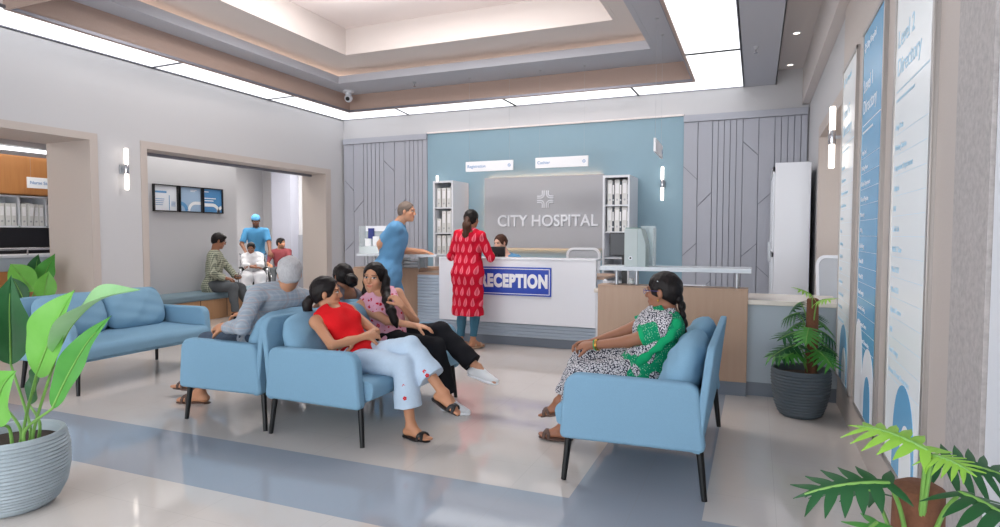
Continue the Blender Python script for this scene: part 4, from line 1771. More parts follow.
    def footp(s, sd, inf=0, toes=True):
        A, t, u = s.foot[sd]
        k = s.k * (.95 if s.fem else 1.03)
        side = np.cross(t, u)
        b = A - u * .048 * k
        out = [(Cone(A, b - t * .03 * k + u * .006, .034 * k + inf, .030 * k + inf), .02),
               (Cone(b - t * .035 * k, b + t * .115 * k - u * .004 * k, .030 * k + inf, .033 * k + inf, sq=(u, .72)), .02),
               (Cone(A + t * .01, b + t * .10 * k, .032 * k + inf, .022 * k + inf), .025)]
        if toes:
            inn = side if sd == 'L' else -side
            for j, (o, ln, r) in enumerate(((.026, .052, .0125), (.009, .054, .0095), (-.005, .049, .009), (-.018, .042, .0085), (-.029, .033, .008))):
                p = b + t * .125 * k + inn * o * k - u * .012 * k
                out.append((Cone(p - t * .02, p + t * ln * k - u * .002, r * k + inf, r * k * .9 + inf), .008))
        else:
            out.append((Cone(b + t * .10 * k - u * .004, b + t * .165 * k - u * .008 * k, .033 * k + inf, .026 * k + inf, sq=(u, .62)), .02))
        return out

    # ---------- body
    def body(s, hidden_torso=False):
        F = Field()
        for p, k in s.torso(-.004):
            F.add(p, k)
        C, k = s.CF, s.k
        skull = s.hd - s.HF[2] * .045 * s.hs - s.HF[1] * .022 * s.hs
        g = .92 if s.fem else 1.12
        F.add(Cone(s.N - C[2] * .01, skull, .055 * k * g, .052 * k * g), .03)
        for sd in s.arm:
            for p, kk in s.armp(sd, 0, f1=2.0):
                F.add(p, kk)
            for p, kk in s.handp(sd):
                F.add(p, kk)
        for sd in s.leg:
            for p, kk in s.legp(sd, -.002):
                F.add(p, kk)
            for p, kk in s.footp(sd):
                F.add(p, kk)
        hp, sb, ey = s.headp()
        for p, kk in hp:
            F.add(p, kk)
        for p, kk in sb:
            F.sub(p, kk)
        for p, kk in ey:
            F.add(p, kk)
        V, Q = F.mesh(s.h)
        V = smooth_verts(V, Q, 1, .3)
        q = (V - s.hd) @ s.HF.T / s.hs
        x, y, z = np.abs(q[:, 0]), q[:, 1], q[:, 2]
        col = np.tile(s.skin, (len(V), 1))
        near = np.linalg.norm(q, axis=1) < .16
        fr = near & (y > .045)

        def paint(m, c, a=1.0):
            w_ = np.clip(m, 0, 1)[:, None] * a
            col[:] = col * (1 - w_) + np.array(c) * w_
        sm = lambda v, w_: np.clip(.5 - v / w_, 0, 1)
        cheek = sm(np.hypot((x - .04) / .02, (z + .028) / .018) - 1, .8) * fr
        paint(cheek, s.skin * np.array([1.06, .86, .86]), .5)
        e = np.hypot((x - .031) / .0150, (z - .010) / .0068)
        paint(sm(np.hypot((x - .031) / .0185, (z - .012) / .0105) - 1, .35) * fr, s.skin * .42, .55)
        paint(sm(e - 1, .3) * fr, (.72, .70, .68))
        off = s.gaze if hasattr(s, 'gaze') else 0.0
        xs = q[:, 0] - off
        paint(sm(np.hypot((np.abs(xs) - .031) / .0066, (z - .010) / .0066) - 1, .3) * sm(e - 1, .3) * fr, (.02, .012, .01))
        paint(sm(np.abs(z - .0172 + (x - .031) ** 2 * 22) / .0022 - 1, .6) * (np.abs(x - .031) < .017) * fr, (.02, .015, .012), .9)
        zb = .0285 + .003 * np.cos((x - .031) / .02 * 1.3) - (x > .04) * (x - .04) * .25
        paint(sm(np.abs(z - zb) / .0032 - 1, .7) * ((x > .012) & (x < .053)) * fr, (.03, .022, .018) if not getattr(s, 'grey', False) else (.2, .17, .15), .85)
        smile = getattr(s, 'smile', .0)
        zm = z + .0555 - smile * (x / .025) ** 2 * .006
        paint(sm(np.hypot(x / .025, zm / .0092) - 1, .3) * fr, s.lips, .85)
        paint(sm(np.abs(zm) / .0013 - 1, .8) * (x < .024) * fr, s.lips * .3, .8)
        # nostrils, ears
        paint(sm(np.hypot((x - .008) / .004, (z + .031) / .0025) - 1, .5) * fr, s.skin * .3, .6)
        if getattr(s, 'beard', 0):
            bd = sm(-(z + .035) / .03 - .0, 1.0)
            m = near & (z < -.028) & (y > -.03)
            paint(m * np.clip((-.028 - z) / .02, 0, 1) * (np.hypot(x / .03, zm / .012) > 1), (.04, .03, .028), s.beard)
        # knuckles and nails a little redder
        o = mesh_obj('person', V, Q, M['skin'], None, col)
        o.location = s.loc
        o.rotation_euler = (0, 0, s.yaw)
        o['label'] = s.label
        o['category'] = 'person'
        if s.group:
            o['group'] = s.group
        s.o = o
        return o

    def part(s, name, F, m, h=None, smooth=1):
        V, Q = F.mesh(h or s.h)
        if smooth:
            V = smooth_verts(V, Q, smooth, .4)
        return mesh_obj(name, V, Q, m, s.o)

    # ---------- clothes
    def top(s, name, m, sleeve=.6, inf=.011, hem=.12, neck=.075, vneck=0, wr=.0016, sl_inf=None, seed=1, collar=False, extra=None, hemcut=True, neckback=0.0):
        F = Field(wr, 34, seed)
        for p, k in s.torso(inf):
            F.add(p, k)
        for sd in s.arm:
            if sleeve > 0:
                for p, k in s.armp(sd, inf, f1=sleeve, inf2=sl_inf if sl_inf is not None else inf + .004):
                    F.add(p, k)
        if hem > 0:       # loose tail of the shirt
            P, PF, k = s.P, s.PF, s.k
            F.add(Ell(P - PF[2] * (hem * .4) * k, v3(.178 * s.g, .132 * s.g, .10 + hem * .5) * k + inf, PF), .05)
            if hemcut:
                F.clip(Half(P - PF[2] * hem * k, -PF[2]))
        if extra:
            extra(F)
        C, k = s.CF, s.k
        nb = s.N + C[2] * .028 * k
        F.sub(Ell(nb + C[1] * .012, v3(neck, neck * .9, .055) * k, C), .006)
        if vneck:
            F.sub(Ell(nb + C[1] * .075 * k - C[2] * .02 * k, v3(neck * .62, .09, vneck) * k, C), .006)
        if neckback:
            F.sub(Ell(nb - C[1] * .075 * k - C[2] * .02 * k, v3(neck * 1.1, .07, neckback) * k, C), .006)
        if sleeve <= 0:
            for sd in s.arm:
                sgn = 1 if sd == 'R' else -1
                F.sub(Ell(s.sh[sd] + C[0] * sgn * .03 * k + C[2] * .0, v3(.062, .10, .085) * k, C), .006)
        o = s.part(name, F, m)
        if collar:
            G = Field()
            hd = unit(s.hd - s.N)
            a = s.N + C[2] * .0 * k
            G.add(Cone(a - hd * .012, a + hd * .045, .068 * k, .062 * k, (1, 1)), .01)
            G.sub(Cone(a - hd * .06, a + hd * .10, .055 * k, .055 * k), .003)
            G.sub(Ell(a + C[1] * .08 * k + hd * .03, v3(.028, .05, .05) * k, C), .004)
            V, Q = G.mesh(.004)
            mesh_obj('collar', V, Q, m, o)
        return o

    def pants(s, name, m, f1=1.92, inf=.013, knee=.016, end=.018, wr=.002, seed=3, waist=.10, h=None):
        F = Field(wr, 30, seed)
        P, PF, k = s.P, s.PF, s.k
        F.add(Ell(P, v3(.168 * s.g, .122 * s.g, .13) * k + inf, PF), .05)
        for sgn in (-1, 1):
            F.add(Ell(P + PF[0] * sgn * .07 * k - PF[1] * .045 * k - PF[2] * .03 * k, v3(.085, .08, .09) * k * s.g + inf, PF), .04)
        F.clip(Half(P + PF[2] * waist * k, PF[2]))
        for sd in s.leg:
            for p, kk in s.legp(sd, inf, f1=f1, inf_knee=knee, inf_end=end):
                F.add(p, kk)
        return s.part(name, F, m, h)

    def shoe(s, sd, m, msole, name='shoe'):
        A, t, u = s.foot[sd]
        k = s.k * (.95 if s.fem else 1.03)
        F = Field()
        for p, kk in s.footp(sd, .007, toes=False):
            F.add(p, kk)
        F.clip(Half(A + u * .004, u))
        F.clip(Half(A - u * .072 * k, -u))
        o = s.part(name, F, m, .004)
        G = Field()
        b = A - u * .074 * k
        G.add(Cone(b - t * .035 * k, b + t * .13 * k, .036 * k, .040 * k, sq=(u, .4)), .02)
        G.add(Cone(b + t * .10 * k, b + t * .165 * k, .040 * k, .030 * k, sq=(u, .4)), .02)
        V, Q = G.mesh(.004)
        mesh_obj('sole', V, Q, msole, o)
        return o

    def sandal(s, sd, m, strap='cross', name='sandal', sole=.010):
        A, t, u = s.foot[sd]
        k = s.k * (.95 if s.fem else 1.03)
        side = np.cross(t, u)
        b = A - u * .080 * k
        F = Field()
        F.add(Box(b + t * .02 * k, v3(.034, .07, .007) * k, np.array([side, t, u]), .006), .01)
        F.add(Cone(b - t * .042 * k, b + t * .02 * k, .034 * k, .034 * k, sq=(u, .25)), .01)
        F.add(Cone(b + t * .09 * k, b + t * .15 * k, .044 * k, .034 * k, sq=(u, .2)), .02)
        o = s.part(name, F, m, .004)
        G = Field()
        bands = {'cross': [(.11, .17, .11, -.02), (.11, -.17, .11, .02)], 'band': [(.105, 0, 0, 0), (.02, 0, 0, 0)], 'thong': [(.10, .2, 0, 0), (.10, -.2, 0, 0)]}[strap]
        for (yy, sk, _, _) in bands:
            n = 9
            pts = []
            for j in range(n):
                a = PI * j / (n - 1)
                pts.append(b + t * (yy * k + sk * .10 * math.cos(a)) + side * .040 * k * math.cos(a) + u * (.050 * k * math.sin(a) ** .7 + .004))
            for j in range(n - 1):
                G.add(Cone(pts[j], pts[j + 1], .0055, .0055, sq=None), .006)
                G.add(Cone(pts[j] + t * .011, pts[j + 1] + t * .011, .0055, .0055, sq=None), .01)
        V, Q = G.mesh(.0035)
        mesh_obj('strap', V, Q, m, o)
        return o

    # ---------- hair
    def T(s, x, y, z):
        return s.hd + s.hs * (s.HF[0] * x + s.HF[1] * y + s.HF[2] * z)

    def hair(s, m, style='short', thick=.010, name='hair'):
        F = Field(.0030 if m == 'rough' else .0012, 60 if m == 'rough' else 90, 5)
        z, H_ = s.hs, s.HF
        F.add(Ell(s.T(0, -.014, .030), v3(.0735 + thick, .092 + thick, .083 + thick) * z, H_), .01)
        if style in ('short', 'crew', 'parted'):
            F.add(Ell(s.T(0, -.052, -.020), v3(.062, .050, .055) * z + thick * .4, H_), .03)
            if style == 'parted':
                F.add(Ell(s.T(.012, .055, .082), v3(.058, .035, .026) * z, H_), .02)
        else:
            F.add(Ell(s.T(0, -.030, -.010), v3(.070, .070, .075) * z + thick * .5, H_), .03)
        # face opening
        F.sub(Ell(s.T(0, .097, -.024), v3(.067, .083, .104 if style not in ('short', 'parted') else .088) * z, H_), .010)
        F.sub(Ell(s.T(0, .02, -.085), v3(.10, .085, .075) * z, H_), .014)
        for sg in (-1, 1):
            F.sub(Ell(s.T(sg * .085, -.002, -.012), v3(.022, .020, .034) * z, H_), .006)
        return F

    def bun(s, F, c, r):
        z = s.hs
        F.add(Ell(s.T(*c), v3(*r) * z, s.HF), .012)

    def strands(s, F, pts, rr, k=.02):
        """pts in world coordinates"""
        Q = [s.L(p) for p in pts]
        for i in range(len(Q) - 1):
            F.add(Cone(Q[i], Q[i + 1], rr[i], rr[i + 1]), k)
# ================================================================ CLOTH MATERIALS
def cloth(name, rgb, var=.06, rough=.85, scale=60):
    return mat(name, rgb, rough, var=var, vscale=scale, bump=.25, bscale=260, spec=.15)


def spots(name, base, spot, scale, thr, rough=.8, spot2=None, thr2=0, warp=.0):
    t = NT(name)
    co = t.coord()
    vo = t.n('ShaderNodeTexVoronoi')
    vo.inputs['Scale'].default_value = scale
    vo.inputs['Randomness'].default_value = .7
    if warp:
        nz = t.n('ShaderNodeTexNoise')
        nz.inputs['Scale'].default_value = scale * 1.6
        t.link(co, nz.inputs['Vector'])
        mx = t.n('ShaderNodeMix', data_type='VECTOR')
        mx.inputs[0].default_value = warp
        t.link(co, mx.inputs[4])
        t.link(nz.outputs[1], mx.inputs[5])
        t.link(mx.outputs[1], vo.inputs['Vector'])
    else:
        t.link(co, vo.inputs['Vector'])
    m = t.math('LESS_THAN', vo.outputs[0], thr)
    c = t.mix(m, lin(base), lin(spot))
    if spot2:
        c = t.mix(t.math('LESS_THAN', vo.outputs[0], thr2), c, lin(spot2))
    t.base(c)
    t.b.inputs['Roughness'].default_value = rough
    t.b.inputs['Specular IOR Level'].default_value = .15
    return t.m


def plaid(name, base, line, cell, wd, line2=None, rough=.85, soft=.6):
    t = NT(name)
    x, y, z = t.xyz(t.coord())
    u = t.math('ADD', x, t.math('MULTIPLY', y, .8))
    fr = lambda v, c_, w_, off=0: t.math('LESS_THAN', t.math('FRACT', t.math('ADD', t.math('DIVIDE', v, c_), off)), w_)
    a = fr(u, cell, wd)
    b = fr(z, cell, wd)
    m = t.math('MULTIPLY', t.math('ADD', a, b), soft)
    c = t.mix(m, lin(base), lin(line))
    if line2:
        m2 = t.math('MAXIMUM', fr(u, cell * 2.7, .10, .4), fr(z, cell * 2.7, .10, .4))
        c = t.mix(t.math('MULTIPLY', m2, .6), c, lin(line2))
    t.base(c)
    t.b.inputs['Roughness'].default_value = rough
    t.b.inputs['Specular IOR Level'].default_value = .15
    return t.m


def paisley(name):
    t = NT(name)
    x, y, z = t.xyz(t.coord())
    cw, ch = .080, .125
    row = t.math('FLOOR', t.math('DIVIDE', z, ch))
    odd = t.math('MULTIPLY', t.math('MODULO', t.math('ABSOLUTE', row), 2), .5)
    u = t.math('SUBTRACT', t.math('FRACT', t.math('ADD', t.math('DIVIDE', x, cw), odd)), .5)
    v = t.math('SUBTRACT', t.math('FRACT', t.math('DIVIDE', z, ch)), .5)
    # teardrop: wide at the bottom, pointed tip leaning right
    vv = t.math('ADD', v, .5)
    uu = t.math('SUBTRACT', u, t.math('MULTIPLY', t.math('MULTIPLY', vv, vv), .14))
    half = t.math('MULTIPLY', t.math('SQRT', t.math('MAXIMUM', t.math('MULTIPLY', t.math('SUBTRACT', vv, .10), t.math('SUBTRACT', .92, vv)), 0)), .74)
    half = t.math('MULTIPLY', half, t.math('SUBTRACT', 1.25, vv))
    au = t.math('ABSOLUTE', uu)
    inside = t.math('LESS_THAN', au, half)
    core = t.math('LESS_THAN', au, t.math('MULTIPLY', half, .45))
    rim = t.math('SUBTRACT', inside, t.math('MULTIPLY', core, .55))
    c = t.mix(t.math('MULTIPLY', rim, .85), lin((194, 18, 46)), lin((238, 124, 142)))
    t.base(c)
    t.b.inputs['Roughness'].default_value = .8
    t.b.inputs['Specular IOR Level'].default_value = .15
    return t.m


C_ = {}
C_['red'] = cloth('red_top', (214, 28, 34), .08)
C_['pale_jeans'] = cloth('pale_jeans', (184, 202, 220), .07)
C_['floral'] = spots('pink_floral', (226, 170, 190), (196, 26, 52), 26, .30, spot2=(240, 214, 222), thr2=.10, warp=.035)
C_['black'] = cloth('black_trousers', (30, 30, 34), .15)
C_['scrubs'] = cloth('blue_scrubs', (98, 148, 188), .06)
C_['scrubs2'] = cloth('blue_shirt', (74, 134, 176), .06)
C_['paisley'] = paisley('red_paisley')
C_['teal'] = cloth('teal_leggings', (70, 116, 138), .08)
C_['oldshirt'] = plaid('grey_plaid', (150, 160, 172), (166, 174, 184), .030, .35, (172, 158, 156), soft=.5)
C_['denim'] = cloth('dark_denim', (70, 82, 98), .15)
C_['check'] = plaid('olive_check', (84, 92, 82), (186, 188, 168), .030, .55, soft=.5)
C_['greytrouser'] = cloth('grey_trousers', (88, 92, 96), .1)
C_['white'] = cloth('white_tunic', (216, 216, 220), .03)
C_['maroon'] = plaid('maroon_check', (116, 52, 58), (142, 76, 80), .018, .4)
C_['hound'] = spots('black_white_print', (58, 60, 72), (208, 206, 210), 105, .52, spot2=(80, 82, 92), thr2=.16)
C_['green'] = spots('green_dotted', (18, 138, 96), (150, 206, 176), 95, .24)
C_['greenplain'] = cloth('green_border', (26, 160, 104), .1)
C_['greyblouse'] = cloth('grey_blouse', (120, 112, 116), .1)
C_['lace'] = mat('black_lace', (30, 24, 26), .8)
C_['shoe_white'] = mat('white_canvas_shoe', (226, 228, 230), .6)
C_['sole'] = mat('shoe_sole', (196, 178, 158), .6)
C_['sandal_black'] = mat('black_sandal', (24, 22, 24), .35)
C_['sandal_brown'] = mat('brown_sandal', (86, 62, 52), .5)
C_['sandal_tan'] = mat('tan_sandal', (196, 160, 132), .5)
C_['capblue'] = cloth('cap_blue', (92, 156, 204), .05)
C_['gold'] = mat('gold', (212, 168, 84), .25, 1)
C_['lens'] = glassy('spectacle_lens', (220, 230, 240), .18)


def spectacles(p, m):
    z = p.hs
    mb = MB()
    for sg in (-1, 1):
        pts = []
        for k in range(17):
            a = 2 * PI * k / 16
            pts.append(tuple(p.T(sg * .033 + .021 * math.cos(a), .105 - abs(math.cos(a)) * .004, .008 + .015 * math.sin(a))))
        mb.tube(pts, .0016 * z, 6)
        mb.tube([tuple(p.T(sg * .054, .101, .014)), tuple(p.T(sg * .078, .07, .014)), tuple(p.T(sg * .080, .0, .010)), tuple(p.T(sg * .077, -.018, -.004))], .0016 * z, 6)
    mb.tube([tuple(p.T(-.013, .106, .010)), tuple(p.T(0, .110, .013)), tuple(p.T(.013, .106, .010))], .0016 * z, 6)
    return mb.obj('spectacles', m, p.o)


def ring_at(p, a, b, f, r, m, name, th=.003):
    """bangle or band around the limb a-b at fraction f (local coordinates)"""
    c = a + (b - a) * f
    d = unit(b - a)
    o = unit(np.cross(d, [0.3, .2, .9]))
    q = np.cross(d, o)
    pts = [tuple(c + (o * math.cos(t) + q * math.sin(t)) * r) for t in np.linspace(0, 2 * PI, 21)]
    return MB().tube(pts, th, 8).obj(name, m, p.o)


def put_hair(p, F, m, name='hair', h=None):
    V, Q = F.mesh(h or min(p.h, .005))
    V = smooth_verts(V, Q, 1, .3)
    return mesh_obj(name, V, Q, m, p.o)


# ================================================================ PEOPLE
# ---- girl in the red top, near seat of the left pair of sofas, facing +x
p = Person('young woman in a red sleeveless top and pale jeans, arms folded, legs crossed', (-2.62, 3.56, 0), (1, 0), 1.62, True, 'tan', head_s=1.05,
           pelvis=(-2.54, 3.57, .505), neck=(-2.79, 3.58, .80), chest_yaw=-22, head=(-2.825, 3.59, .93), look=(.86, .50, .0), tilt=-2,
           arms={'R': dict(wrist=(-2.44, 3.52, .655), pole=(-2.50, 3.1, .45), dir=(.35, .93, .05), palm=(-.7, .2, -.7), curl=.55),
                 'L': dict(wrist=(-2.50, 3.47, .635), pole=(-2.2, 4.1, .5), dir=(-.5, -.85, -.1), palm=(-.6, .4, -.7), curl=.5)},
           legs={'L': dict(ankle=(-1.875, 3.57, .305), pole=(-1.8, 3.55, 1.4), toe=(.86, -.10, -.38), up=(.45, 0, .9)),
                 'R': dict(ankle=(-2.085, 3.50, .083), pole=(-1.7, 3.52, 1.2), toe=(.97, -.22, -.02))}, h=.005, girth=.93)
p.smile = .4
p.body()
p.top('sleeveless_top', C_['red'], sleeve=0, inf=.010, hem=.08, neck=.078, vneck=.06, wr=.003)
p.pants('jeans', C_['pale_jeans'], f1=1.66, inf=.013, knee=.022, end=.056, wr=.0025)
p.sandal('L', C_['sandal_black'], 'cross')
p.sandal('R', C_['sandal_black'], 'cross')
F = p.hair(None, 'long', .013)
put_hair(p, F, M['hair_black'])
F = Field(.0022, 70, 3)
for (c_, r_) in (((0, -.115, -.045), (.030, .030, .030)), ((.0, -.135, -.085), (.040, .036, .045)), ((.0, -.13, -.14), (.036, .032, .05)), ((.01, -.115, -.185), (.022, .02, .035))):
    F.add(Ell(p.T(*c_), np.array(r_) * p.hs, p.HF), .02)
put_hair(p, F, M['hair_black'], 'ponytail')
MB().ball(tuple(p.T(-.0, -.118, -.055)), (.014, .03, .03), 12, 8).obj('scrunchie', C_['black'], p.o)
for sd, (f_, o_) in (('L', (.50, .05)), ('L', (.58, .03)), ('R', (.50, .05)), ('R', (.30, .055))):
    Hh, K, A = p.leg[sd]
    c = K + (A - K) * f_ + unit(np.cross(A - K, [0, 0, 1.])) * 0
    out_ = p.V((.35, -.93, .1))
    c = c + out_ * ((.100 if f_ > .55 else .090) if f_ > .4 else .074)
    mb = MB()
    for k in range(5):
        a = 2 * PI * k / 5
        t_ = unit(np.cross(out_, [0, 0, 1.]))
        mb.ball(tuple(c + t_ * .008 * math.cos(a) + v3(0, 0, .008 * math.sin(a))), .0058, 8, 6)
    mb.obj('embroidered_flower', C_['red'], p.o)

# ---- young woman in the pink floral top, far seat
p = Person('smiling young woman in a pink floral top and black trousers, hand in her hair', (-2.75, 4.22, 0), (1, 0), 1.70, True, 'fair', head_s=1.07,
           pelvis=(-2.68, 4.24, .515), neck=(-2.825, 4.24, .86), chest_yaw=-48, head=(-2.845, 4.215, .998), look=(.20, -.97, -.05), tilt=4,
           arms={'R': dict(wrist=(-2.40, 4.12, .645), pole=(-2.65, 3.7, .35), dir=(.95, .2, -.1), palm=(0, 0, -1), curl=.35),
                 'L': dict(wrist=(-2.52, 4.10, .80), pole=(-2.2, 4.35, .2), dir=(-.45, -.25, .75), palm=(-.75, .1, -.5), curl=.9)},
           legs={'L': dict(ankle=(-1.94, 4.24, .335), pole=(-1.85, 4.2, 1.5), toe=(.93, .05, -.22), up=(.3, 0, .95)),
                 'R': dict(ankle=(-2.13, 4.14, .085), pole=(-1.6, 4.2, 1.2), toe=(.97, -.1, -.04))}, h=.0045, girth=.95)
p.smile = 1.3
p.gaze = -.004
p.body()
p.top('floral_top', C_['floral'], sleeve=0, inf=.010, hem=.05, neck=.082, vneck=.05, wr=.0025, seed=4)
p.pants('trousers', C_['black'], f1=1.88, inf=.014, knee=.022, end=.040, wr=.0025, seed=7, waist=.14)
for sd in 'LR':
    p.shoe(sd, C_['shoe_white'], M['sign_white'])
F = p.hair(None, 'long', .012)
put_hair(p, F, M['hair_black'])
F = Field(.002, 60, 2)
for sg, pts, rr in ((1, [(.06, -.04, .03), (.072, -.05, -.05), (.08, -.05, -.13), (.085, -.05, -.19), (.08, -.05, -.24)], [.03, .032, .034, .028, .012]),
                    (0, [(0, -.075, .0), (0, -.095, -.10), (0, -.10, -.20), (0, -.10, -.26)], [.05, .052, .045, .02])):
    Q = [p.T(*q) for q in pts]
    for i in range(len(Q) - 1):
        F.add(Cone(Q[i], Q[i + 1], rr[i], rr[i + 1]), .03)
p.strands(F, [(-2.775, 4.25, 1.05), (-2.745, 4.24, .98), (-2.735, 4.21, .90), (-2.675, 4.14, .83), (-2.60, 4.08, .755), (-2.56, 4.07, .68), (-2.55, 4.08, .63)], [.026, .030, .034, .036, .034, .028, .010])
put_hair(p, F, M['hair_black'], 'loose_hair')
for sg in (-1, 1):
    MB().ball(tuple(p.T(sg * .079, .006, -.046)), (.005, .005, .012), 8, 6).obj('earring', C_['gold'], p.o)

# ---- grey-haired man on the sofa facing left (-x)
p = Person('grey-haired man in a grey plaid shirt seen from behind, arm on the armrest', (-3.45, 3.62, 0), (-1, 0), 1.80, False, 'tan',
           pelvis=(-3.50, 3.66, .545), neck=(-3.28, 3.66, .925), chest_yaw=-22, head=(-3.235, 3.68, 1.055), look=(-.70, .71, -.05),
           arms={'L': dict(wrist=(-3.545, 3.36, .67), pole=(-3.2, 3.05, .5), dir=(-.9, .1, .05), palm=(.1, .5, -.8), curl=.6),
                 'R': dict(wrist=(-3.90, 3.80, .68), pole=(-3.4, 4.4, .4), dir=(-.9, -.3, -.1), palm=(0, 0, -1), curl=.4)},
           legs={'L': dict(ankle=(-4.08, 3.60, .09), pole=(-4.3, 3.45, 1.6), toe=(-.93, -.3, 0)),
                 'R': dict(ankle=(-4.42, 3.74, .09), pole=(-4.2, 3.7, 1.6), toe=(-.95, -.25, 0))}, h=.005, girth=1.0)
p.grey = True
p.body()
p.top('plaid_shirt', C_['oldshirt'], sleeve=1.88, inf=.013, hem=.12, neck=.070, wr=.0030, collar=True)
p.pants('jeans', C_['denim'], f1=1.80, inf=.012, wr=.0025)
for sd in 'LR':
    p.sandal(sd, C_['sandal_brown'], 'thong')
F = p.hair('rough', 'short', .012)
put_hair(p, F, M['hair_grey'])

# ---- woman with a bun on the far seat of the same sofa
p = Person('woman with a black hair bun in a low-backed blouse, facing away', (-3.40, 4.32, 0), (-1, 0), 1.58, True, 'brown',
           pelvis=(-3.42, 4.34, .53), neck=(-3.215, 4.35, .865), chest_yaw=-8, head=(-3.255, 4.35, .985), look=(-.93, .30, -.12),
           arms={'L': dict(wrist=(-3.72, 4.24, .56), pole=(-3.3, 3.9, .3), curl=.5),
                 'R': dict(wrist=(-3.72, 4.46, .56), pole=(-3.3, 4.8, .3), curl=.5)},
           legs={'L': dict(ankle=(-3.96, 4.25, .085), pole=(-4.4, 4.2, 1.2), toe=(-1, 0, 0)),
                 'R': dict(ankle=(-3.98, 4.45, .085), pole=(-4.4, 4.4, 1.2), toe=(-1, 0, 0))}, h=.006)
p.body()
p.top('blouse', C_['greyblouse'], sleeve=.45, inf=.009, hem=.06, neck=.085, neckback=.13, wr=.002)
p.pants('salwar', C_['greyblouse'], f1=1.85, inf=.02, knee=.03, end=.02)
for sd in 'LR':
    p.sandal(sd, C_['sandal_brown'], 'thong')
F = p.hair(None, 'long', .013)
put_hair(p, F, M['hair_black'])
F = Field(.003, 80, 4)
F.add(Ell(p.T(0, -.135, -.045), v3(.056, .044, .056), p.HF), .02)
F.add(Ell(p.T(0, -.108, -.02), v3(.045, .04, .045), p.HF), .02)
put_hair(p, F, M['hair_black'], 'hair_bun')

# ---- woman in the green and black-white sari-like dress on the right sofa, facing -x
p = Person('woman with a long braid and spectacles in a green and black-white print dress', (-.60, 3.84, 0), (-1, 0), 1.62, True, 'brown', head_s=1.07,
           pelvis=(-.62, 3.86, .52), neck=(-.475, 3.84, .865), chest_yaw=20, head=(-.515, 3.845, 1.0), look=(-.97, .18, -.06),
           arms={'L': dict(wrist=(-.985, 3.77, .64), pole=(-.62, 3.3, .1), dir=(-.95, .15, -.05), palm=(.0, .5, -.8), curl=.7),
                 'R': dict(wrist=(-.99, 3.90, .64), pole=(-.6, 4.5, .3), dir=(-.9, -.3, 0), palm=(0, -.5, -.8), curl=.7)},
           legs={'L': dict(ankle=(-1.14, 3.84, .085), pole=(-1.3, 3.7, 1.2), toe=(-.97, -.1, 0)),
                 'R': dict(ankle=(-1.21, 3.98, .215), pole=(-1.25, 3.9, 1.5), toe=(-.92, .05, -.30), up=(-.3, 0, .95))}, h=.005, girth=1.18)
p.body()
p.top('green_blouse', C_['green'], sleeve=.62, inf=.012, hem=.05, neck=.080, neckback=.09, wr=.0025, sl_inf=.018)
p.pants('print_trousers', C_['hound'], f1=1.80, inf=.016, knee=.028, end=.030, wr=.004, seed=5)
# printed scarf over the near shoulder, across the chest to the lap, with a green border
C = p.CF
S_, E_, W_ = p.arm['L']
F = Field(.003, 40, 2)
for pr_, k_ in p.torso(.019):
    F.add(pr_, k_)
F.add(Ell(S_ + C[2] * .0, v3(.072, .082, .078), C), .03)
F.clip(Half(S_ + C[1] * .012 + C[0] * .02, -C[1] * 1.0 - C[0] * .25), .01)
F.clip(Half(p.P + C[2] * .02, -C[2]), .01)
F.clip(Half(p.N + C[0] * .09 + C[2] * .01, C[0] * .8 + C[2] * .5), .01)
F.sub(Cone(S_ + (E_ - S_) * .22, E_, .052, .045), .004)
F.sub(Ell(p.N + C[1] * .03 + C[2] * .03, v3(.085, .085, .07), C), .006)
p.part('printed_scarf', F, C_['hound'])
F = Field(.0025, 40, 3)
path = [S_ + C[2] * .066 - C[1] * .005 + C[0] * .03, S_ + C[2] * .045 - C[1] * .038 - C[0] * .03, S_ - C[2] * .03 - C[1] * .030 - C[0] * .062, S_ - C[2] * .11 - C[1] * .0 - C[0] * .050, S_ - C[2] * .20 + C[1] * .035 - C[0] * .022, p.P + C[2] * .07 + C[1] * .06 - C[0] * .17]
for i_ in range(len(path) - 1):
    F.add(Cone(path[i_] + C[1] * .028, path[i_ + 1] + C[1] * .028, .021, .021, sq=(C[0], .55)), .02)
p.part('green_scarf_border', F, C_['greenplain'])
for pr_, k_ in p.armp('L', .020, f0=.45, f1=.66):
    pass
qa, qb = S_ + (E_ - S_) * .55, S_ + (E_ - S_) * .66
F = Field()
F.add(Cone(qa, qb, .060, .059, (1, 1)), .01)
p.part('sleeve_border', F, C_['greenplain'], .004)
for sd in 'LR':
    p.sandal(sd, C_['sandal_brown'], 'cross')
F = p.hair(None, 'long', .013)
put_hair(p, F, M['hair_black'])
F = Field(.001, 90, 4)
pts = [(0, -.098, -.04), (0, -.108, -.09), (.005, -.112, -.14), (.0, -.118, -.19), (.0, -.120, -.24), (0, -.118, -.29), (0, -.112, -.34)]
for i, q in enumerate(pts):
    r = .030 - .0022 * i
    sg = 1 if i % 2 else -1
    F.add(Ell(p.T(q[0] + sg * .008, q[1], q[2]), v3(r, r * .8, .034), p.HF), .006)
put_hair(p, F, M['hair_black'], 'braid', .004)
MB().tube([tuple(p.T(-.071, -.045, .045)), tuple(p.T(-.079, -.02, .058)), tuple(p.T(-.076, .008, .070))], .003, 6).obj('hair_clip', M['letters'], p.o)
spectacles(p, mat('purple_frame', (70, 60, 130), .3))
for sg in (-1, 1):
    MB().ball(tuple(p.T(sg * .079, .006, -.046)), (.005, .005, .010), 8, 6).obj('earring', C_['gold'], p.o)
for f_, m_, r_ in ((.86, C_['gold'], .034), (.90, C_['greenplain'], .033), (.82, C_['gold'], .035)):
    ring_at(p, p.arm['L'][1], p.arm['L'][2], f_, r_, m_, 'bangle')

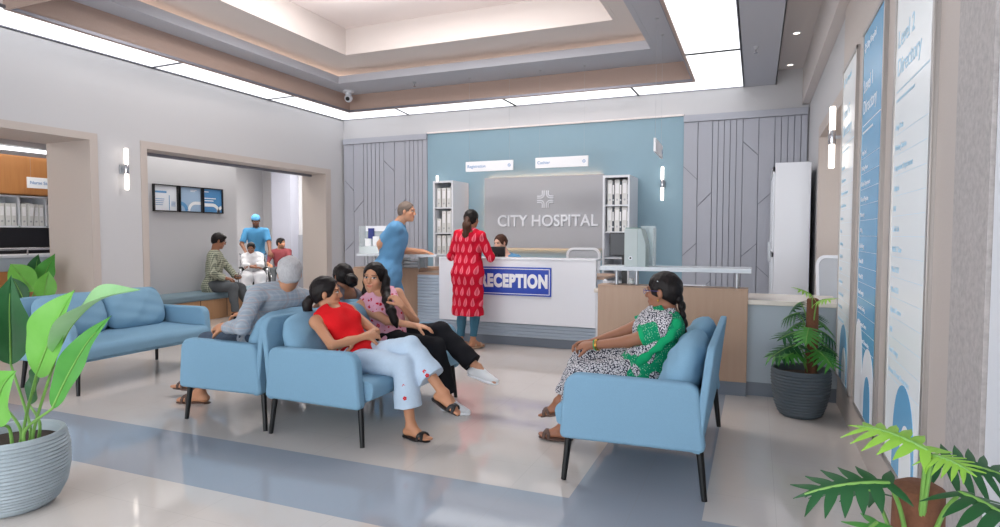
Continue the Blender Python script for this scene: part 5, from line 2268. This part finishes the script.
# ---- man in blue scrubs leaning on the left ledge
p = Person('grey-haired man in blue scrubs leaning on the glass ledge and looking right', (-4.12, 6.45, 0), (.82, .57), 1.76, False, 'fair',
           pelvis=(-4.17, 6.47, .93), neck=(-4.055, 6.52, 1.465), chest_yaw=-6, head=(-3.935, 6.545, 1.625), look=(.97, .20, -.10),
           arms={'R': dict(wrist=(-4.25, 6.52, 1.02), pole=(-4.9, 6.1, 1.1), dir=(.5, .7, -.4), palm=(.5, 0, 0), curl=.5),
                 'L': dict(wrist=(-3.93, 6.93, 1.125), pole=(-4.5, 6.7, .2), dir=(.95, .05, -.12), palm=(0, 0, -1), curl=.35)},
           legs={'L': dict(ankle=(-4.22, 6.66, .085), pole=(-3.6, 6.9, .5), toe=(.8, .55, 0)),
                 'R': dict(ankle=(-4.32, 6.36, .085), pole=(-3.6, 6.5, .5), toe=(.85, .4, 0))}, h=.006, girth=1.24)
p.grey = True
p.smile = .7
p.body()
p.top('scrub_top', C_['scrubs'], sleeve=.72, inf=.018, hem=.24, neck=.070, vneck=.08, wr=.0030, sl_inf=.026)
p.pants('scrub_trousers', C_['scrubs'], f1=1.92, inf=.018, knee=.026, end=.03)
for sd in 'LR':
    p.shoe(sd, C_['shoe_white'], M['sign_white'])
put_hair(p, p.hair(None, 'crew', .006), M['hair_salt'])

# ---- woman in the red kurta at the desk, back to us
p = Person('woman in a red paisley kurta standing at the reception desk, back turned', (-3.12, 6.55, 0), (.06, 1), 1.64, True, 'tan',
           pelvis=(-3.12, 6.55, .90), neck=(-3.10, 6.57, 1.375), chest_yaw=0, head=(-3.09, 6.60, 1.525), look=(.10, .99, -.05),
           arms={'R': dict(wrist=(-2.955, 6.80, 1.13), pole=(-2.6, 6.3, .8), dir=(-.4, .9, .1), palm=(0, 0, -1), curl=.4),
                 'L': dict(wrist=(-3.25, 6.80, 1.13), pole=(-3.6, 6.3, .8), dir=(.3, .9, .1), palm=(0, 0, -1), curl=.4)},
           legs={'L': dict(ankle=(-3.21, 6.53, .088), pole=(-3.2, 7.5, .5), toe=(.25, .96, 0)),
                 'R': dict(ankle=(-3.06, 6.56, .088), pole=(-3.05, 7.5, .5), toe=(.55, .83, 0))}, h=.006, girth=1.0)
p.body()


def skirt(F, p=p):
    P = p.P
    F.add(Cone(P + v3(0, 0, .34), P - v3(0, 0, .50), .125, .205, (0, 1), sq=(v3(0, 1, 0), .72)), .05)
    F.add(Cone(P + v3(0, 0, .06), P - v3(0, 0, .2), .172, .18, sq=(v3(0, 1, 0), .72)), .05)


p.top('paisley_kurta', C_['paisley'], sleeve=1.05, inf=.016, hem=.02, neck=.070, wr=.0035, extra=skirt, hemcut=False, neckback=.035)
p.pants('leggings', C_['teal'], f1=1.86, inf=.006, knee=.008, end=.008)
for sd in 'LR':
    p.sandal(sd, C_['sandal_tan'], 'band')
F = p.hair(None, 'long', .012)
put_hair(p, F, M['hair_black'])
F = Field(.003, 60, 4)
F.add(Cone(p.T(0, -.10, .0), p.T(0.01, -.125, -.09), .034, .050), .02)
F.add(Cone(p.T(0.01, -.125, -.09), p.T(-.005, -.115, -.20), .050, .040), .02)
F.add(Cone(p.T(-.005, -.115, -.20), p.T(-.03, -.11, -.26), .040, .012), .02)
put_hair(p, F, M['hair_brown'], 'ponytail')

# ---- receptionist behind the desk
p = Person('receptionist in a blue uniform seated behind the desk, half hidden by a monitor', (-3.15, 7.85, 0), (.1, -1), 1.62, True, 'pale',
           pelvis=(-3.15, 7.87, .56), neck=(-3.13, 7.80, 1.06), chest_yaw=0, head=(-3.195, 7.74, 1.235), look=(-.35, -.92, -.25),
           arms={'R': dict(wrist=(-3.28, 7.5, .92), pole=(-3.7, 7.9, .7), dir=(.2, -.9, -.2), palm=(0, 0, -1)),
                 'L': dict(wrist=(-2.97, 7.5, .92), pole=(-2.5, 7.9, .7), dir=(-.2, -.9, -.2), palm=(0, 0, -1))},
           legs={'L': dict(ankle=(-3.05, 7.65, .085), pole=(-3.05, 6.8, 1.0), toe=(0, -1, 0)),
                 'R': dict(ankle=(-3.25, 7.65, .085), pole=(-3.25, 6.8, 1.0), toe=(0, -1, 0))}, h=.006)
p.body()
p.top('uniform_top', C_['scrubs'], sleeve=.7, inf=.014, hem=.12, vneck=.06)
p.pants('uniform_trousers', C_['scrubs'], f1=1.9)
F = p.hair(None, 'long', .011)
F.add(Ell(p.T(0, -.11, .0), v3(.035, .03, .035), p.HF), .02)
put_hair(p, F, M['hair_brown'])

# ---- man on the bench with a phone
p = Person('man in a checked olive shirt sitting on the bench with a phone', (-8.1, 7.5, 0), (.82, .57), 1.72, False, 'brown',
           pelvis=(-8.13, 7.46, .53), neck=(-8.08, 7.47, 1.06), chest_yaw=8, head=(-8.035, 7.515, 1.24), look=(.62, .70, -.32),
           arms={'R': dict(wrist=(-7.82, 7.46, .635), pole=(-8.0, 6.9, .5), dir=(.35, .9, -.1), palm=(-.2, .2, -.9), curl=.8),
                 'L': dict(wrist=(-7.88, 7.72, .625), pole=(-8.2, 8.1, .6), dir=(.8, -.35, 0), palm=(0, .2, .9), curl=.7)},
           legs={'R': dict(ankle=(-7.62, 7.42, .088), pole=(-7.3, 7.45, 1.1), toe=(.95, .2, 0)),
                 'L': dict(ankle=(-7.66, 7.80, .088), pole=(-7.3, 7.85, 1.1), toe=(.9, .35, 0))}, h=.007, girth=1.04)
p.body()
p.top('checked_shirt', C_['check'], sleeve=1.85, inf=.016, hem=.14, collar=True, wr=.003)
p.pants('trousers', C_['greytrouser'], f1=1.93, inf=.014, knee=.018, end=.022)
for sd in 'LR':
    p.shoe(sd, C_['black'], C_['lace'])
put_hair(p, p.hair(None, 'parted', .016), M['hair_black'])
spectacles(p, M['black'])
t = thing('mobile_phone', 'black mobile phone held by the man in the checked shirt', 'phone', (-7.76, 7.63, .665), .5)
MB().box(-.035, .035, -.07, .07, -.004, .004).obj('phone_body', M['black'], t, bevel=.003)
MB().box(-.031, .031, -.064, .064, .004, .0048).obj('display', M['screen'], t, smooth=False)

# ---- attendant pushing the wheelchair
p = Person('attendant in a blue shirt and surgical cap standing behind the wheelchair', (-9.62, 9.98, 0), (.75, -.66), 1.76, False, 'dark',
           pelvis=(-9.64, 10.0, .93), neck=(-9.62, 9.97, 1.455), chest_yaw=0, head=(-9.59, 9.93, 1.63), look=(.62, -.60, -.52),
           arms={'R': dict(wrist=(-9.56, 9.62, .98), pole=(-10.3, 9.6, 1.0), curl=1.0),
                 'L': dict(wrist=(-9.22, 9.92, .98), pole=(-9.5, 10.7, 1.0), curl=1.0)},
           legs={'R': dict(ankle=(-9.72, 9.94, .088), pole=(-9.0, 9.3, .5), toe=(.7, -.7, 0)),
                 'L': dict(ankle=(-9.58, 10.08, .088), pole=(-9.0, 9.5, .5), toe=(.7, -.7, 0))}, h=.008)
p.beard = .8
p.body()
p.top('blue_shirt', C_['scrubs2'], sleeve=.85, inf=.014, hem=.22, collar=True, sl_inf=.020)
p.pants('trousers', C_['greytrouser'], f1=1.93)
for sd in 'LR':
    p.shoe(sd, C_['black'], C_['lace'])
put_hair(p, p.hair(None, 'short', .010), M['hair_black'])
F = Field()
F.add(Ell(p.T(0, -.01, .040), v3(.090, .107, .088), p.HF), .01)
F.clip(Half(p.T(0, 0, .040), -p.HF[2] + p.HF[1] * .1))
put_hair(p, F, C_['capblue'], 'surgical_cap')

# ---- woman in the wheelchair
p = Person('elderly woman in a white tunic sitting in the wheelchair with folded arms', (-8.93, 9.20, 0), (.72, -.69), 1.52, True, 'brown',
           pelvis=(-8.98, 9.22, .55), neck=(-8.95, 9.16, .95), chest_yaw=0, head=(-8.925, 9.11, 1.085), look=(.55, -.70, -.45),
           arms={'R': dict(wrist=(-8.68, 8.98, .72), pole=(-9.2, 8.6, .6), dir=(.2, .8, 0), palm=(0, 0, -1), curl=.4),
                 'L': dict(wrist=(-8.78, 8.93, .74), pole=(-8.3, 9.6, .6), dir=(-.8, -.2, 0), palm=(0, 0, -1), curl=.4)},
           legs={'R': dict(ankle=(-8.72, 8.74, .20), pole=(-8.4, 8.5, 1.2), toe=(.7, -.7, 0)),
                 'L': dict(ankle=(-8.54, 8.92, .20), pole=(-8.2, 8.7, 1.2), toe=(.7, -.7, 0))}, h=.008, girth=1.1)
p.body()
p.top('white_tunic', C_['white'], sleeve=1.5, inf=.026, hem=.10, sl_inf=.04, wr=.004)
p.pants('white_skirt', C_['white'], f1=1.75, inf=.05, knee=.06, end=.07, wr=.004)
put_hair(p, p.hair(None, 'long', .009), M['hair_black'])

# ---- man in maroon
p = Person('man in a maroon shirt sitting far back in the corridor and looking right', (-10.6, 11.80, 0), (.55, -.83), 1.72, False, 'tan',
           pelvis=(-10.62, 11.82, .48), neck=(-10.62, 11.78, .96), chest_yaw=0, head=(-10.59, 11.77, 1.13), look=(.98, .10, 0),
           arms={'R': dict(wrist=(-10.62, 11.42, .62), pole=(-11, 11.5, .5), curl=.5),
                 'L': dict(wrist=(-10.33, 11.52, .62), pole=(-10.1, 12.1, .5), curl=.5)},
           legs={'R': dict(ankle=(-10.48, 11.35, .088), pole=(-10.3, 11.0, 1.2), toe=(.5, -.8, 0)),
                 'L': dict(ankle=(-10.27, 11.46, .088), pole=(-10.0, 11.1, 1.2), toe=(.6, -.7, 0))}, h=.009)
p.beard = .6
p.body()
p.top('maroon_shirt', C_['maroon'], sleeve=1.3, inf=.02, hem=.12, collar=True)
p.pants('trousers', C_['greytrouser'], f1=1.93)
put_hair(p, p.hair(None, 'parted', .014), M['hair_black'])

# ---- wheelchair (local +y = travel direction)
t = thing('wheelchair', 'chrome wheelchair with black seat carrying the woman in white', 'wheelchair', (-9.03, 9.27, 0), math.atan2(-.72, -.69))
MB().box(-.22, .22, -.10, .33, .40, .45).obj('seat', M['black'], t, bevel=.015)
MB().box(-.21, .21, -.15, -.12, .45, .92).obj('backrest', M['black'], t, bevel=.012)
for s in (-1, 1):
    wheel = [(s * .28, .02 + .30 * math.cos(a), .305 + .30 * math.sin(a)) for a in np.linspace(0, 2 * PI, 33)]
    wo = MB().tube(wheel, .016, 8, cap=False).obj('rear_wheel', M['black'], t)
    rim = [(s * .31, .02 + .26 * math.cos(a), .305 + .26 * math.sin(a)) for a in np.linspace(0, 2 * PI, 33)]
    MB().tube(rim, .008, 8, cap=False).obj('push_rim', M['chrome'], wo)
    sp = MB()
    for k in range(12):
        a = k * PI / 6
        sp.tube([(s * .28, .02, .305), (s * .28, .02 + .29 * math.cos(a), .305 + .29 * math.sin(a))], .0025, 5)
    sp.obj('spokes', M['chrome'], wo)
    MB().tube([(s * .235, -.14, .30), (s * .235, -.14, .93), (s * .235, -.25, .95)], .012, 10).obj('handle_tube', M['chrome'], t)
    MB().tube([(s * .235, -.25, .95), (s * .235, -.36, .95)], .018, 10).obj('grip', M['black'], t)
    MB().tube([(s * .235, -.14, .68), (s * .235, .22, .68), (s * .235, .28, .62), (s * .235, .36, .40), (s * .215, .46, .16)], .012, 10).obj('side_frame', M['chrome'], t)
    MB().box(s * .235 - .03, s * .235 + .03, -.08, .20, .69, .715).obj('armrest', M['black'], t, bevel=.01)
    cw_ = [(s * .20, .36 + .07 * math.cos(a), .085 + .07 * math.sin(a)) for a in np.linspace(0, 2 * PI, 17)]
    MB().tube(cw_, .015, 8, cap=False).obj('front_caster', M['black'], t)
    MB().tube([(s * .20, .36, .085), (s * .22, .33, .28), (s * .235, .33, .42)], .010, 8).obj('caster_fork', M['chrome'], t)
    MB().box(s * .20 - .14 * (s > 0), s * .20 + .14 * (s < 0), .42, .54, .115, .13).obj('footplate', M['black'], t)
t = thing('waiting_chair', 'grey corridor chair under the man in maroon', 'chair', (-10.66, 11.86, 0), math.atan2(-.55, -.83))
MB().box(-.24, .24, -.20, .26, .36, .40).obj('seat', M['panel_dark'], t, bevel=.01)
MB().box(-.24, .24, -.24, -.20, .40, .84).obj('backrest', M['panel_dark'], t, bevel=.01)
for sx in (-1, 1):
    for y_ in (-.2, .22):
        MB().tube([(sx * .21, y_, 0), (sx * .21, y_, .37)], .012, 8).obj('leg', M['chrome'], t)
# ================================================================ PLANTS
def leafmat(name, rgb, rgb2, back=None):
    t = NT(name)
    co = t.coord()
    t.base(t.mix(t.noise(co, 9, 3), lin(rgb), lin(rgb2)))
    t.b.inputs['Roughness'].default_value = .38
    t.b.inputs['Specular IOR Level'].default_value = .35
    t.b.inputs['Transmission Weight'].default_value = 0
    # a leaf lets some light through
    tr = t.n('ShaderNodeBsdfTranslucent')
    tr.inputs[0].default_value = lin(rgb2)
    mx = t.n('ShaderNodeMixShader')
    mx.inputs[0].default_value = .25
    t.link(t.b.outputs[0], mx.inputs[1])
    t.link(tr.outputs[0], mx.inputs[2])
    t.link(mx.outputs[0], t.out.inputs[0])
    return t.m


LM = {'bright': leafmat('leaf_bright', (86, 158, 56), (122, 186, 84)), 'mid': leafmat('leaf_mid', (58, 130, 50), (88, 160, 72)),
      'dark': leafmat('leaf_dark', (30, 78, 44), (50, 104, 60)), 'lime': leafmat('leaf_lime', (128, 186, 58), (160, 206, 84)),
      'pale': leafmat('leaf_pale', (120, 184, 110), (170, 212, 160))}
M['stem'] = mat('leaf_stem', (112, 158, 74), .5, var=.1)
M['coir'] = mat('coir_pole', (112, 72, 52), .95, var=.35, vscale=60, bump=.8, bscale=70)
M['pot_light'] = mat('ribbed_pot_light', (158, 169, 175), .55, var=.12, vscale=7, stretch=(1, 1, 14))
M['pot_dark'] = mat('ribbed_pot_dark', (78, 88, 96), .55, var=.12, vscale=9, stretch=(1, 1, 14))


def ribbed_pot(t, prof, m, ribs, amp):
    """prof: smooth list of (r, z) for the outer wall; ribs cut as horizontal grooves"""
    P = [Vector(p) for p in prof]
    out = []
    L = [0]
    for i in range(1, len(P)):
        L.append(L[-1] + (P[i] - P[i - 1]).length)
    n = ribs * 4
    for k in range(n + 1):
        s_ = L[-1] * k / n
        i = max(j for j in range(len(L)) if L[j] <= s_ + 1e-9)
        i = min(i, len(P) - 2)
        f = (s_ - L[i]) / (L[i + 1] - L[i])
        q = P[i].lerp(P[i + 1], f)
        out.append((q.x + amp * math.cos(2 * PI * k / 4) * (1 if 2 < k < n - 2 else 0), q.y))
    top = out[-1]
    out += [(top[0] - .006, top[1] + .006), (top[0] - .022, top[1]), (top[0] - .03, top[1] - .05)]
    o = MB().lathe(out, n=56).obj('pot', m, t)
    MB().lathe([(top[0] - .035, top[1] - .06), (top[0] - .03, top[1] - .045)], n=40).obj('soil', M['soil'], t)
    return top


def smooth_curve(pts, n=24):
    """Catmull-Rom through 3-D points"""
    P = [Vector(p) for p in pts]
    P = [P[0] * 2 - P[1]] + P + [P[-1] * 2 - P[-2]]
    out = []
    for i in range(1, len(P) - 2):
        for k in range(n):
            t = k / n
            a, b, c, d = P[i - 1], P[i], P[i + 1], P[i + 2]
            out.append(.5 * ((2 * b) + (c - a) * t + (2 * a - 5 * b + 4 * c - d) * t * t + (3 * b - a - 3 * c + d) * t ** 3))
    out.append(P[-2])
    return out


def paddle_leaf(t, stem, mid, width, face, m, fold=.25, wav=.007, seed=0, peak=.42):
    """petiole points, midrib points, half width, direction the blade faces"""
    L = [Vector(p) - Vector(t.location) for p in mid]
    S = [Vector(p) - Vector(t.location) for p in stem]
    c = smooth_curve(L, 10)
    n = len(c) - 1
    face = Vector(face).normalized()
    W = 8
    vs = []
    rnd = random.Random(seed)
    ph = rnd.uniform(0, 6)
    for i, p in enumerate(c):
        u = i / n
        d = (c[min(i + 1, n)] - c[max(i - 1, 0)]).normalized()
        side = d.cross(face).normalized()
        nn = side.cross(d)
        prof = (math.sin(PI * u ** (math.log(.5) / math.log(peak))) ** (.85 if u < peak else 1.15)) if 0 < u < 1 else 0.0
        hw = width * prof
        for j in range(-W, W + 1):
            v = j / W
            z = abs(v) * hw * fold + wav * math.sin(u * 14 + ph + (2 if v > 0 else 0)) * abs(v) ** 2 * prof - (.004 if j == 0 else 0)
            vs.append(p + side * hw * v + nn * z)
    K = 2 * W + 1
    fs = [(i * K + j, i * K + j + 1, (i + 1) * K + j + 1, (i + 1) * K + j) for i in range(n) for j in range(2 * W)]
    o = MB().add(vs, fs).obj('leaf', m, t)
    sc = smooth_curve(S + [L[0]], 8)
    N = len(sc)
    rib = sc + c[1:int(n * .85)]
    rr = [.0085 - .003 * min(1, k / N) - (.004 * max(0, k - N) / max(1, len(rib) - N)) for k in range(len(rib))]
    MB().tube(rib, rr, 8).obj('petiole', M['stem'], o)
    return o


def lobed_leaf(t, stem, base, tip, width, face, m, lobes=6, droop=.12, seed=0):
    """deeply cut philodendron leaf"""
    O = Vector(t.location)
    B, T_ = Vector(base) - O, Vector(tip) - O
    ax = T_ - B
    Ln = ax.length
    d0 = ax.normalized()
    face = Vector(face).normalized()
    side = d0.cross(face).normalized()
    nn = side.cross(d0).normalized()
    rnd = random.Random(seed)

    def mid(u):
        return B + ax * u + nn * (droop * Ln * (4 * u * (1 - u)) * .6 - droop * Ln * u * u * .5)

    def P(u, v):        # v signed lateral distance in metres
        return mid(u) + side * v - nn * (abs(v) ** 1.4) * .9
    vs, fs = [], []

    def strip(pts):
        """pts: list of (left, right) pairs"""
        o = len(vs)
        for a, b in pts:
            vs.append(a)
            vs.append((a + b) / 2 + nn * .002)
            vs.append(b)
        for i in range(len(pts) - 1):
            a = o + 3 * i
            fs.append((a, a + 1, a + 4, a + 3))
            fs.append((a + 1, a + 2, a + 5, a + 4))
    # core blade
    core = []
    for k in range(13):
        u = k / 12
        hw = width * (.14 + .12 * math.sin(PI * u)) * (1 - u ** 3) + .001
        core.append((P(u, -hw), P(u, hw)))
    strip(core)
    for sg in (-1, 1):
        for k in range(lobes):
            u0 = -.04 + k / lobes * .86
            wv = math.sin(PI * (.22 + .62 * (k + .5) / lobes))
            reach = width * (1.0 * wv + .05 * rnd.uniform(-1, 1))
            fwd = (.02 + .26 * k / lobes) + (-.16 if k == 0 else 0)
            lw = .088 * 6 / lobes
            pts = []
            for j in range(8):
                q = j / 7
                cu = u0 + lw * .5 + fwd * q ** 1.2
                hw = lw * (.56 + .25 * math.sin(PI * q)) * (1 - q ** 2.6) + .004
                v = sg * reach * q
                pts.append((P(cu - hw, v), P(cu + hw, v)))
            strip(pts)
    o = MB().add(vs, fs).obj('leaf', m, t)
    S = [Vector(p) - O for p in stem] + [B]
    sc = smooth_curve(S, 8)
    rib = sc + [mid(u / 8) for u in range(1, 8)]
    N = len(sc)
    rr = [.0055 - .0015 * min(1, k / N) - .002 * max(0, k - N) / 8 for k in range(len(rib))]
    MB().tube(rib, rr, 6).obj('petiole', M['stem'], o)
    return o


# ---- big plant at the left front
cx, cy = -3.385, 1.86
t = thing('potted_plant', 'large plant with long paddle leaves in a ribbed light grey pot, front left', 'plant', (cx, cy, 0))
ribbed_pot(t, [(.15, .0), (.19, .03), (.225, .10), (.24, .19), (.24, .28), (.225, .365)], M['pot_light'], 22, .0035)
st = lambda a, b: [(cx + .12 + a, cy + b, .30), (cx + .12 + a * 1.3, cy + b * 1.2, .42)]
paddle_leaf(t, st(.02, -.02), [(-3.14, 1.84, .68), (-3.04, 1.83, .82), (-2.93, 1.82, .97), (-2.80, 1.81, 1.10)], .125, (.25, -.85, .35), LM['bright'], seed=1)
paddle_leaf(t, st(.05, .0), [(-2.98, 1.84, .80), (-2.80, 1.80, .95), (-2.60, 1.79, 1.07), (-2.37, 1.80, 1.12)], .095, (-.25, -.55, .85), LM['pale'], fold=.45, seed=2)
paddle_leaf(t, st(.06, -.04), [(-2.93, 1.78, .56), (-2.79, 1.76, .72), (-2.64, 1.75, .88), (-2.48, 1.75, 1.01)], .062, (.35, -.8, .25), LM['mid'], seed=3, fold=.3)
paddle_leaf(t, st(-.03, .03), [(-3.62, 2.0, .66), (-3.60, 1.99, .82), (-3.56, 1.97, .98), (-3.50, 1.95, 1.14)], .12, (.5, -.8, .0), LM['dark'], seed=4)
paddle_leaf(t, st(-.02, -.05), [(-3.24, 1.72, .46), (-3.19, 1.70, .57), (-3.12, 1.69, .67), (-3.04, 1.70, .74)], .11, (.3, -.9, .2), LM['bright'], seed=5)
paddle_leaf(t, st(-.0, .05), [(-3.52, 2.02, .46), (-3.46, 2.02, .54), (-3.42, 2.01, .62), (-3.37, 2.0, .70)], .07, (-.3, -.9, -.2), LM['dark'], seed=6)
paddle_leaf(t, st(-.05, .0), [(-3.50, 1.80, .62), (-3.56, 1.78, .80), (-3.62, 1.76, .95), (-3.70, 1.74, 1.08)], .11, (.3, -.8, .4), LM['mid'], seed=7)

# ---- plant behind it, inside the nurse station opening
t = thing('potted_plant', 'broad-leaved plant by the stone jamb of the nurse station opening', 'plant', (-7.55, 4.35, 0))
ribbed_pot(t, [(.13, .0), (.17, .03), (.20, .12), (.215, .22), (.21, .32), (.20, .38)], M['pot_dark'], 18, .003)
q = [(-7.55, 4.35, .3), (-7.55, 4.36, .5)]
paddle_leaf(t, q, [(-7.30, 4.30, .72), (-7.42, 4.27, .84), (-7.52, 4.25, .94), (-7.62, 4.24, 1.02)], .13, (.75, -.6, .2), LM['bright'], seed=11)
paddle_leaf(t, q, [(-7.14, 4.28, .62), (-7.10, 4.28, .74), (-7.08, 4.29, .86), (-7.06, 4.30, .95)], .10, (.85, -.5, .1), LM['bright'], seed=12)
paddle_leaf(t, q, [(-7.5, 4.45, .74), (-7.44, 4.48, .88), (-7.38, 4.5, 1.0), (-7.30, 4.52, 1.13)], .10, (.7, -.7, .1), LM['mid'], seed=13)
paddle_leaf(t, q, [(-7.6, 4.5, .78), (-7.62, 4.5, .9), (-7.60, 4.5, 1.02), (-7.56, 4.5, 1.12)], .09, (.6, -.8, .1), LM['dark'], seed=14)
paddle_leaf(t, q, [(-7.35, 4.22, .60), (-7.38, 4.2, .70), (-7.42, 4.18, .80), (-7.46, 4.16, .88)], .08, (.8, -.5, .3), LM['dark'], seed=15)

# ---- philodendron in the dark pot by the low counter
def philodendron(t, px, py, zt, zb, leaves, pole_r=.05):
    o = MB().lathe([(pole_r, zb), (pole_r * 1.02, (zb + zt) / 2), (pole_r * .95, zt - .01), (pole_r * .6, zt)], (px - t.location.x, py - t.location.y, 0), 24).obj('coir_pole', M['coir'], t)
    for (base, tip, wd, face, m, sd) in leaves:
        B = Vector(base)
        z0 = max(zb + .02, min(zt - .1, B.z - .16))
        st_ = [(px + (B.x - px) * .15, py + (B.y - py) * .15, z0 - .05), (px + (B.x - px) * .6, py + (B.y - py) * .6, z0 + .09)]
        lobed_leaf(t, st_, base, tip, wd, face, m, seed=sd)


t = thing('potted_plant', 'split-leaf philodendron in a ribbed dark grey pot beside the low counter', 'plant', (.33, 5.08, 0))
ribbed_pot(t, [(.125, .0), (.152, .02), (.178, .09), (.196, .18), (.204, .27), (.204, .35)], M['pot_dark'], 16, .003)
rnd = random.Random(8)
lv = []
for k in range(19):
    a = -PI / 2 + (k - 9) * .62 + rnd.uniform(-.2, .2)
    z = .44 + .42 * (k % 6) / 6 + rnd.uniform(-.03, .03)
    r0 = .07 + .03 * rnd.random()
    r1 = .25 + .06 * rnd.random() - .09 * (z > .72)
    bx, by = .38 + r0 * math.cos(a), 5.08 + r0 * math.sin(a)
    tx, ty = .37 + r1 * math.cos(a), 5.08 + r1 * math.sin(a)
    if tx > .58:
        tx = .58
    if z > .66 and math.sin(a) < -.2:
        continue
    lv.append(((bx, by, z + .04), (tx, ty, z - .04 + rnd.uniform(-.03, .05)), (.11 + .025 * rnd.random()), (math.cos(a) * .35, -.35 + math.sin(a) * .3, .8), LM['mid'] if k % 3 == 0 else LM['dark'], k))
lv.append(((.39, 5.03, .90), (.27, 4.93, .965), .075, (-.2, -.5, .8), LM['lime'], 31))
lv.append(((.42, 5.0, .86), (.52, 4.90, .90), .075, (.2, -.5, .8), LM['lime'], 32))
philodendron(t, .40, 5.10, .88, .28, lv, .042)

# ---- philodendron close to the camera at the lower right
t = thing('potted_plant', 'close split-leaf philodendron on a brown coir pole, lower right corner', 'plant', (.35, 1.62, 0))
ribbed_pot(t, [(.135, .0), (.165, .02), (.195, .09), (.215, .18), (.222, .27), (.222, .34)], M['pot_dark'], 16, .003)
lv = [((.335, 1.50, .905), (.205, 1.60, .92), .068, (-.05, -.30, .95), LM['lime'], 41),
      ((.345, 1.50, .895), (.405, 1.44, .885), .055, (.1, -.35, .9), LM['lime'], 42),
      ((.270, 1.50, .825), (.085, 1.46, .785), .068, (-.1, -.45, .85), LM['dark'], 43),
      ((.395, 1.50, .825), (.50, 1.35, .79), .095, (.25, -.4, .85), LM['dark'], 44),
      ((.400, 1.70, .82), (.555, 1.72, .80), .085, (.1, -.5, .85), LM['dark'], 45),
      ((.24, 1.44, .76), (.16, 1.34, .70), .06, (-.2, -.4, .85), LM['mid'], 46),
      ((.30, 1.40, .70), (.22, 1.22, .64), .08, (-.2, -.4, .85), LM['mid'], 47),
      ((.42, 1.45, .68), (.52, 1.30, .60), .08, (.2, -.4, .85), LM['dark'], 48),
      ((.28, 1.72, .72), (.16, 1.86, .66), .08, (-.2, .2, .85), LM['dark'], 49),
      ((.26, 1.60, .60), (.08, 1.62, .52), .08, (-.3, .0, .85), LM['dark'], 50)]
philodendron(t, .345, 1.60, .80, .28, lv, .052)
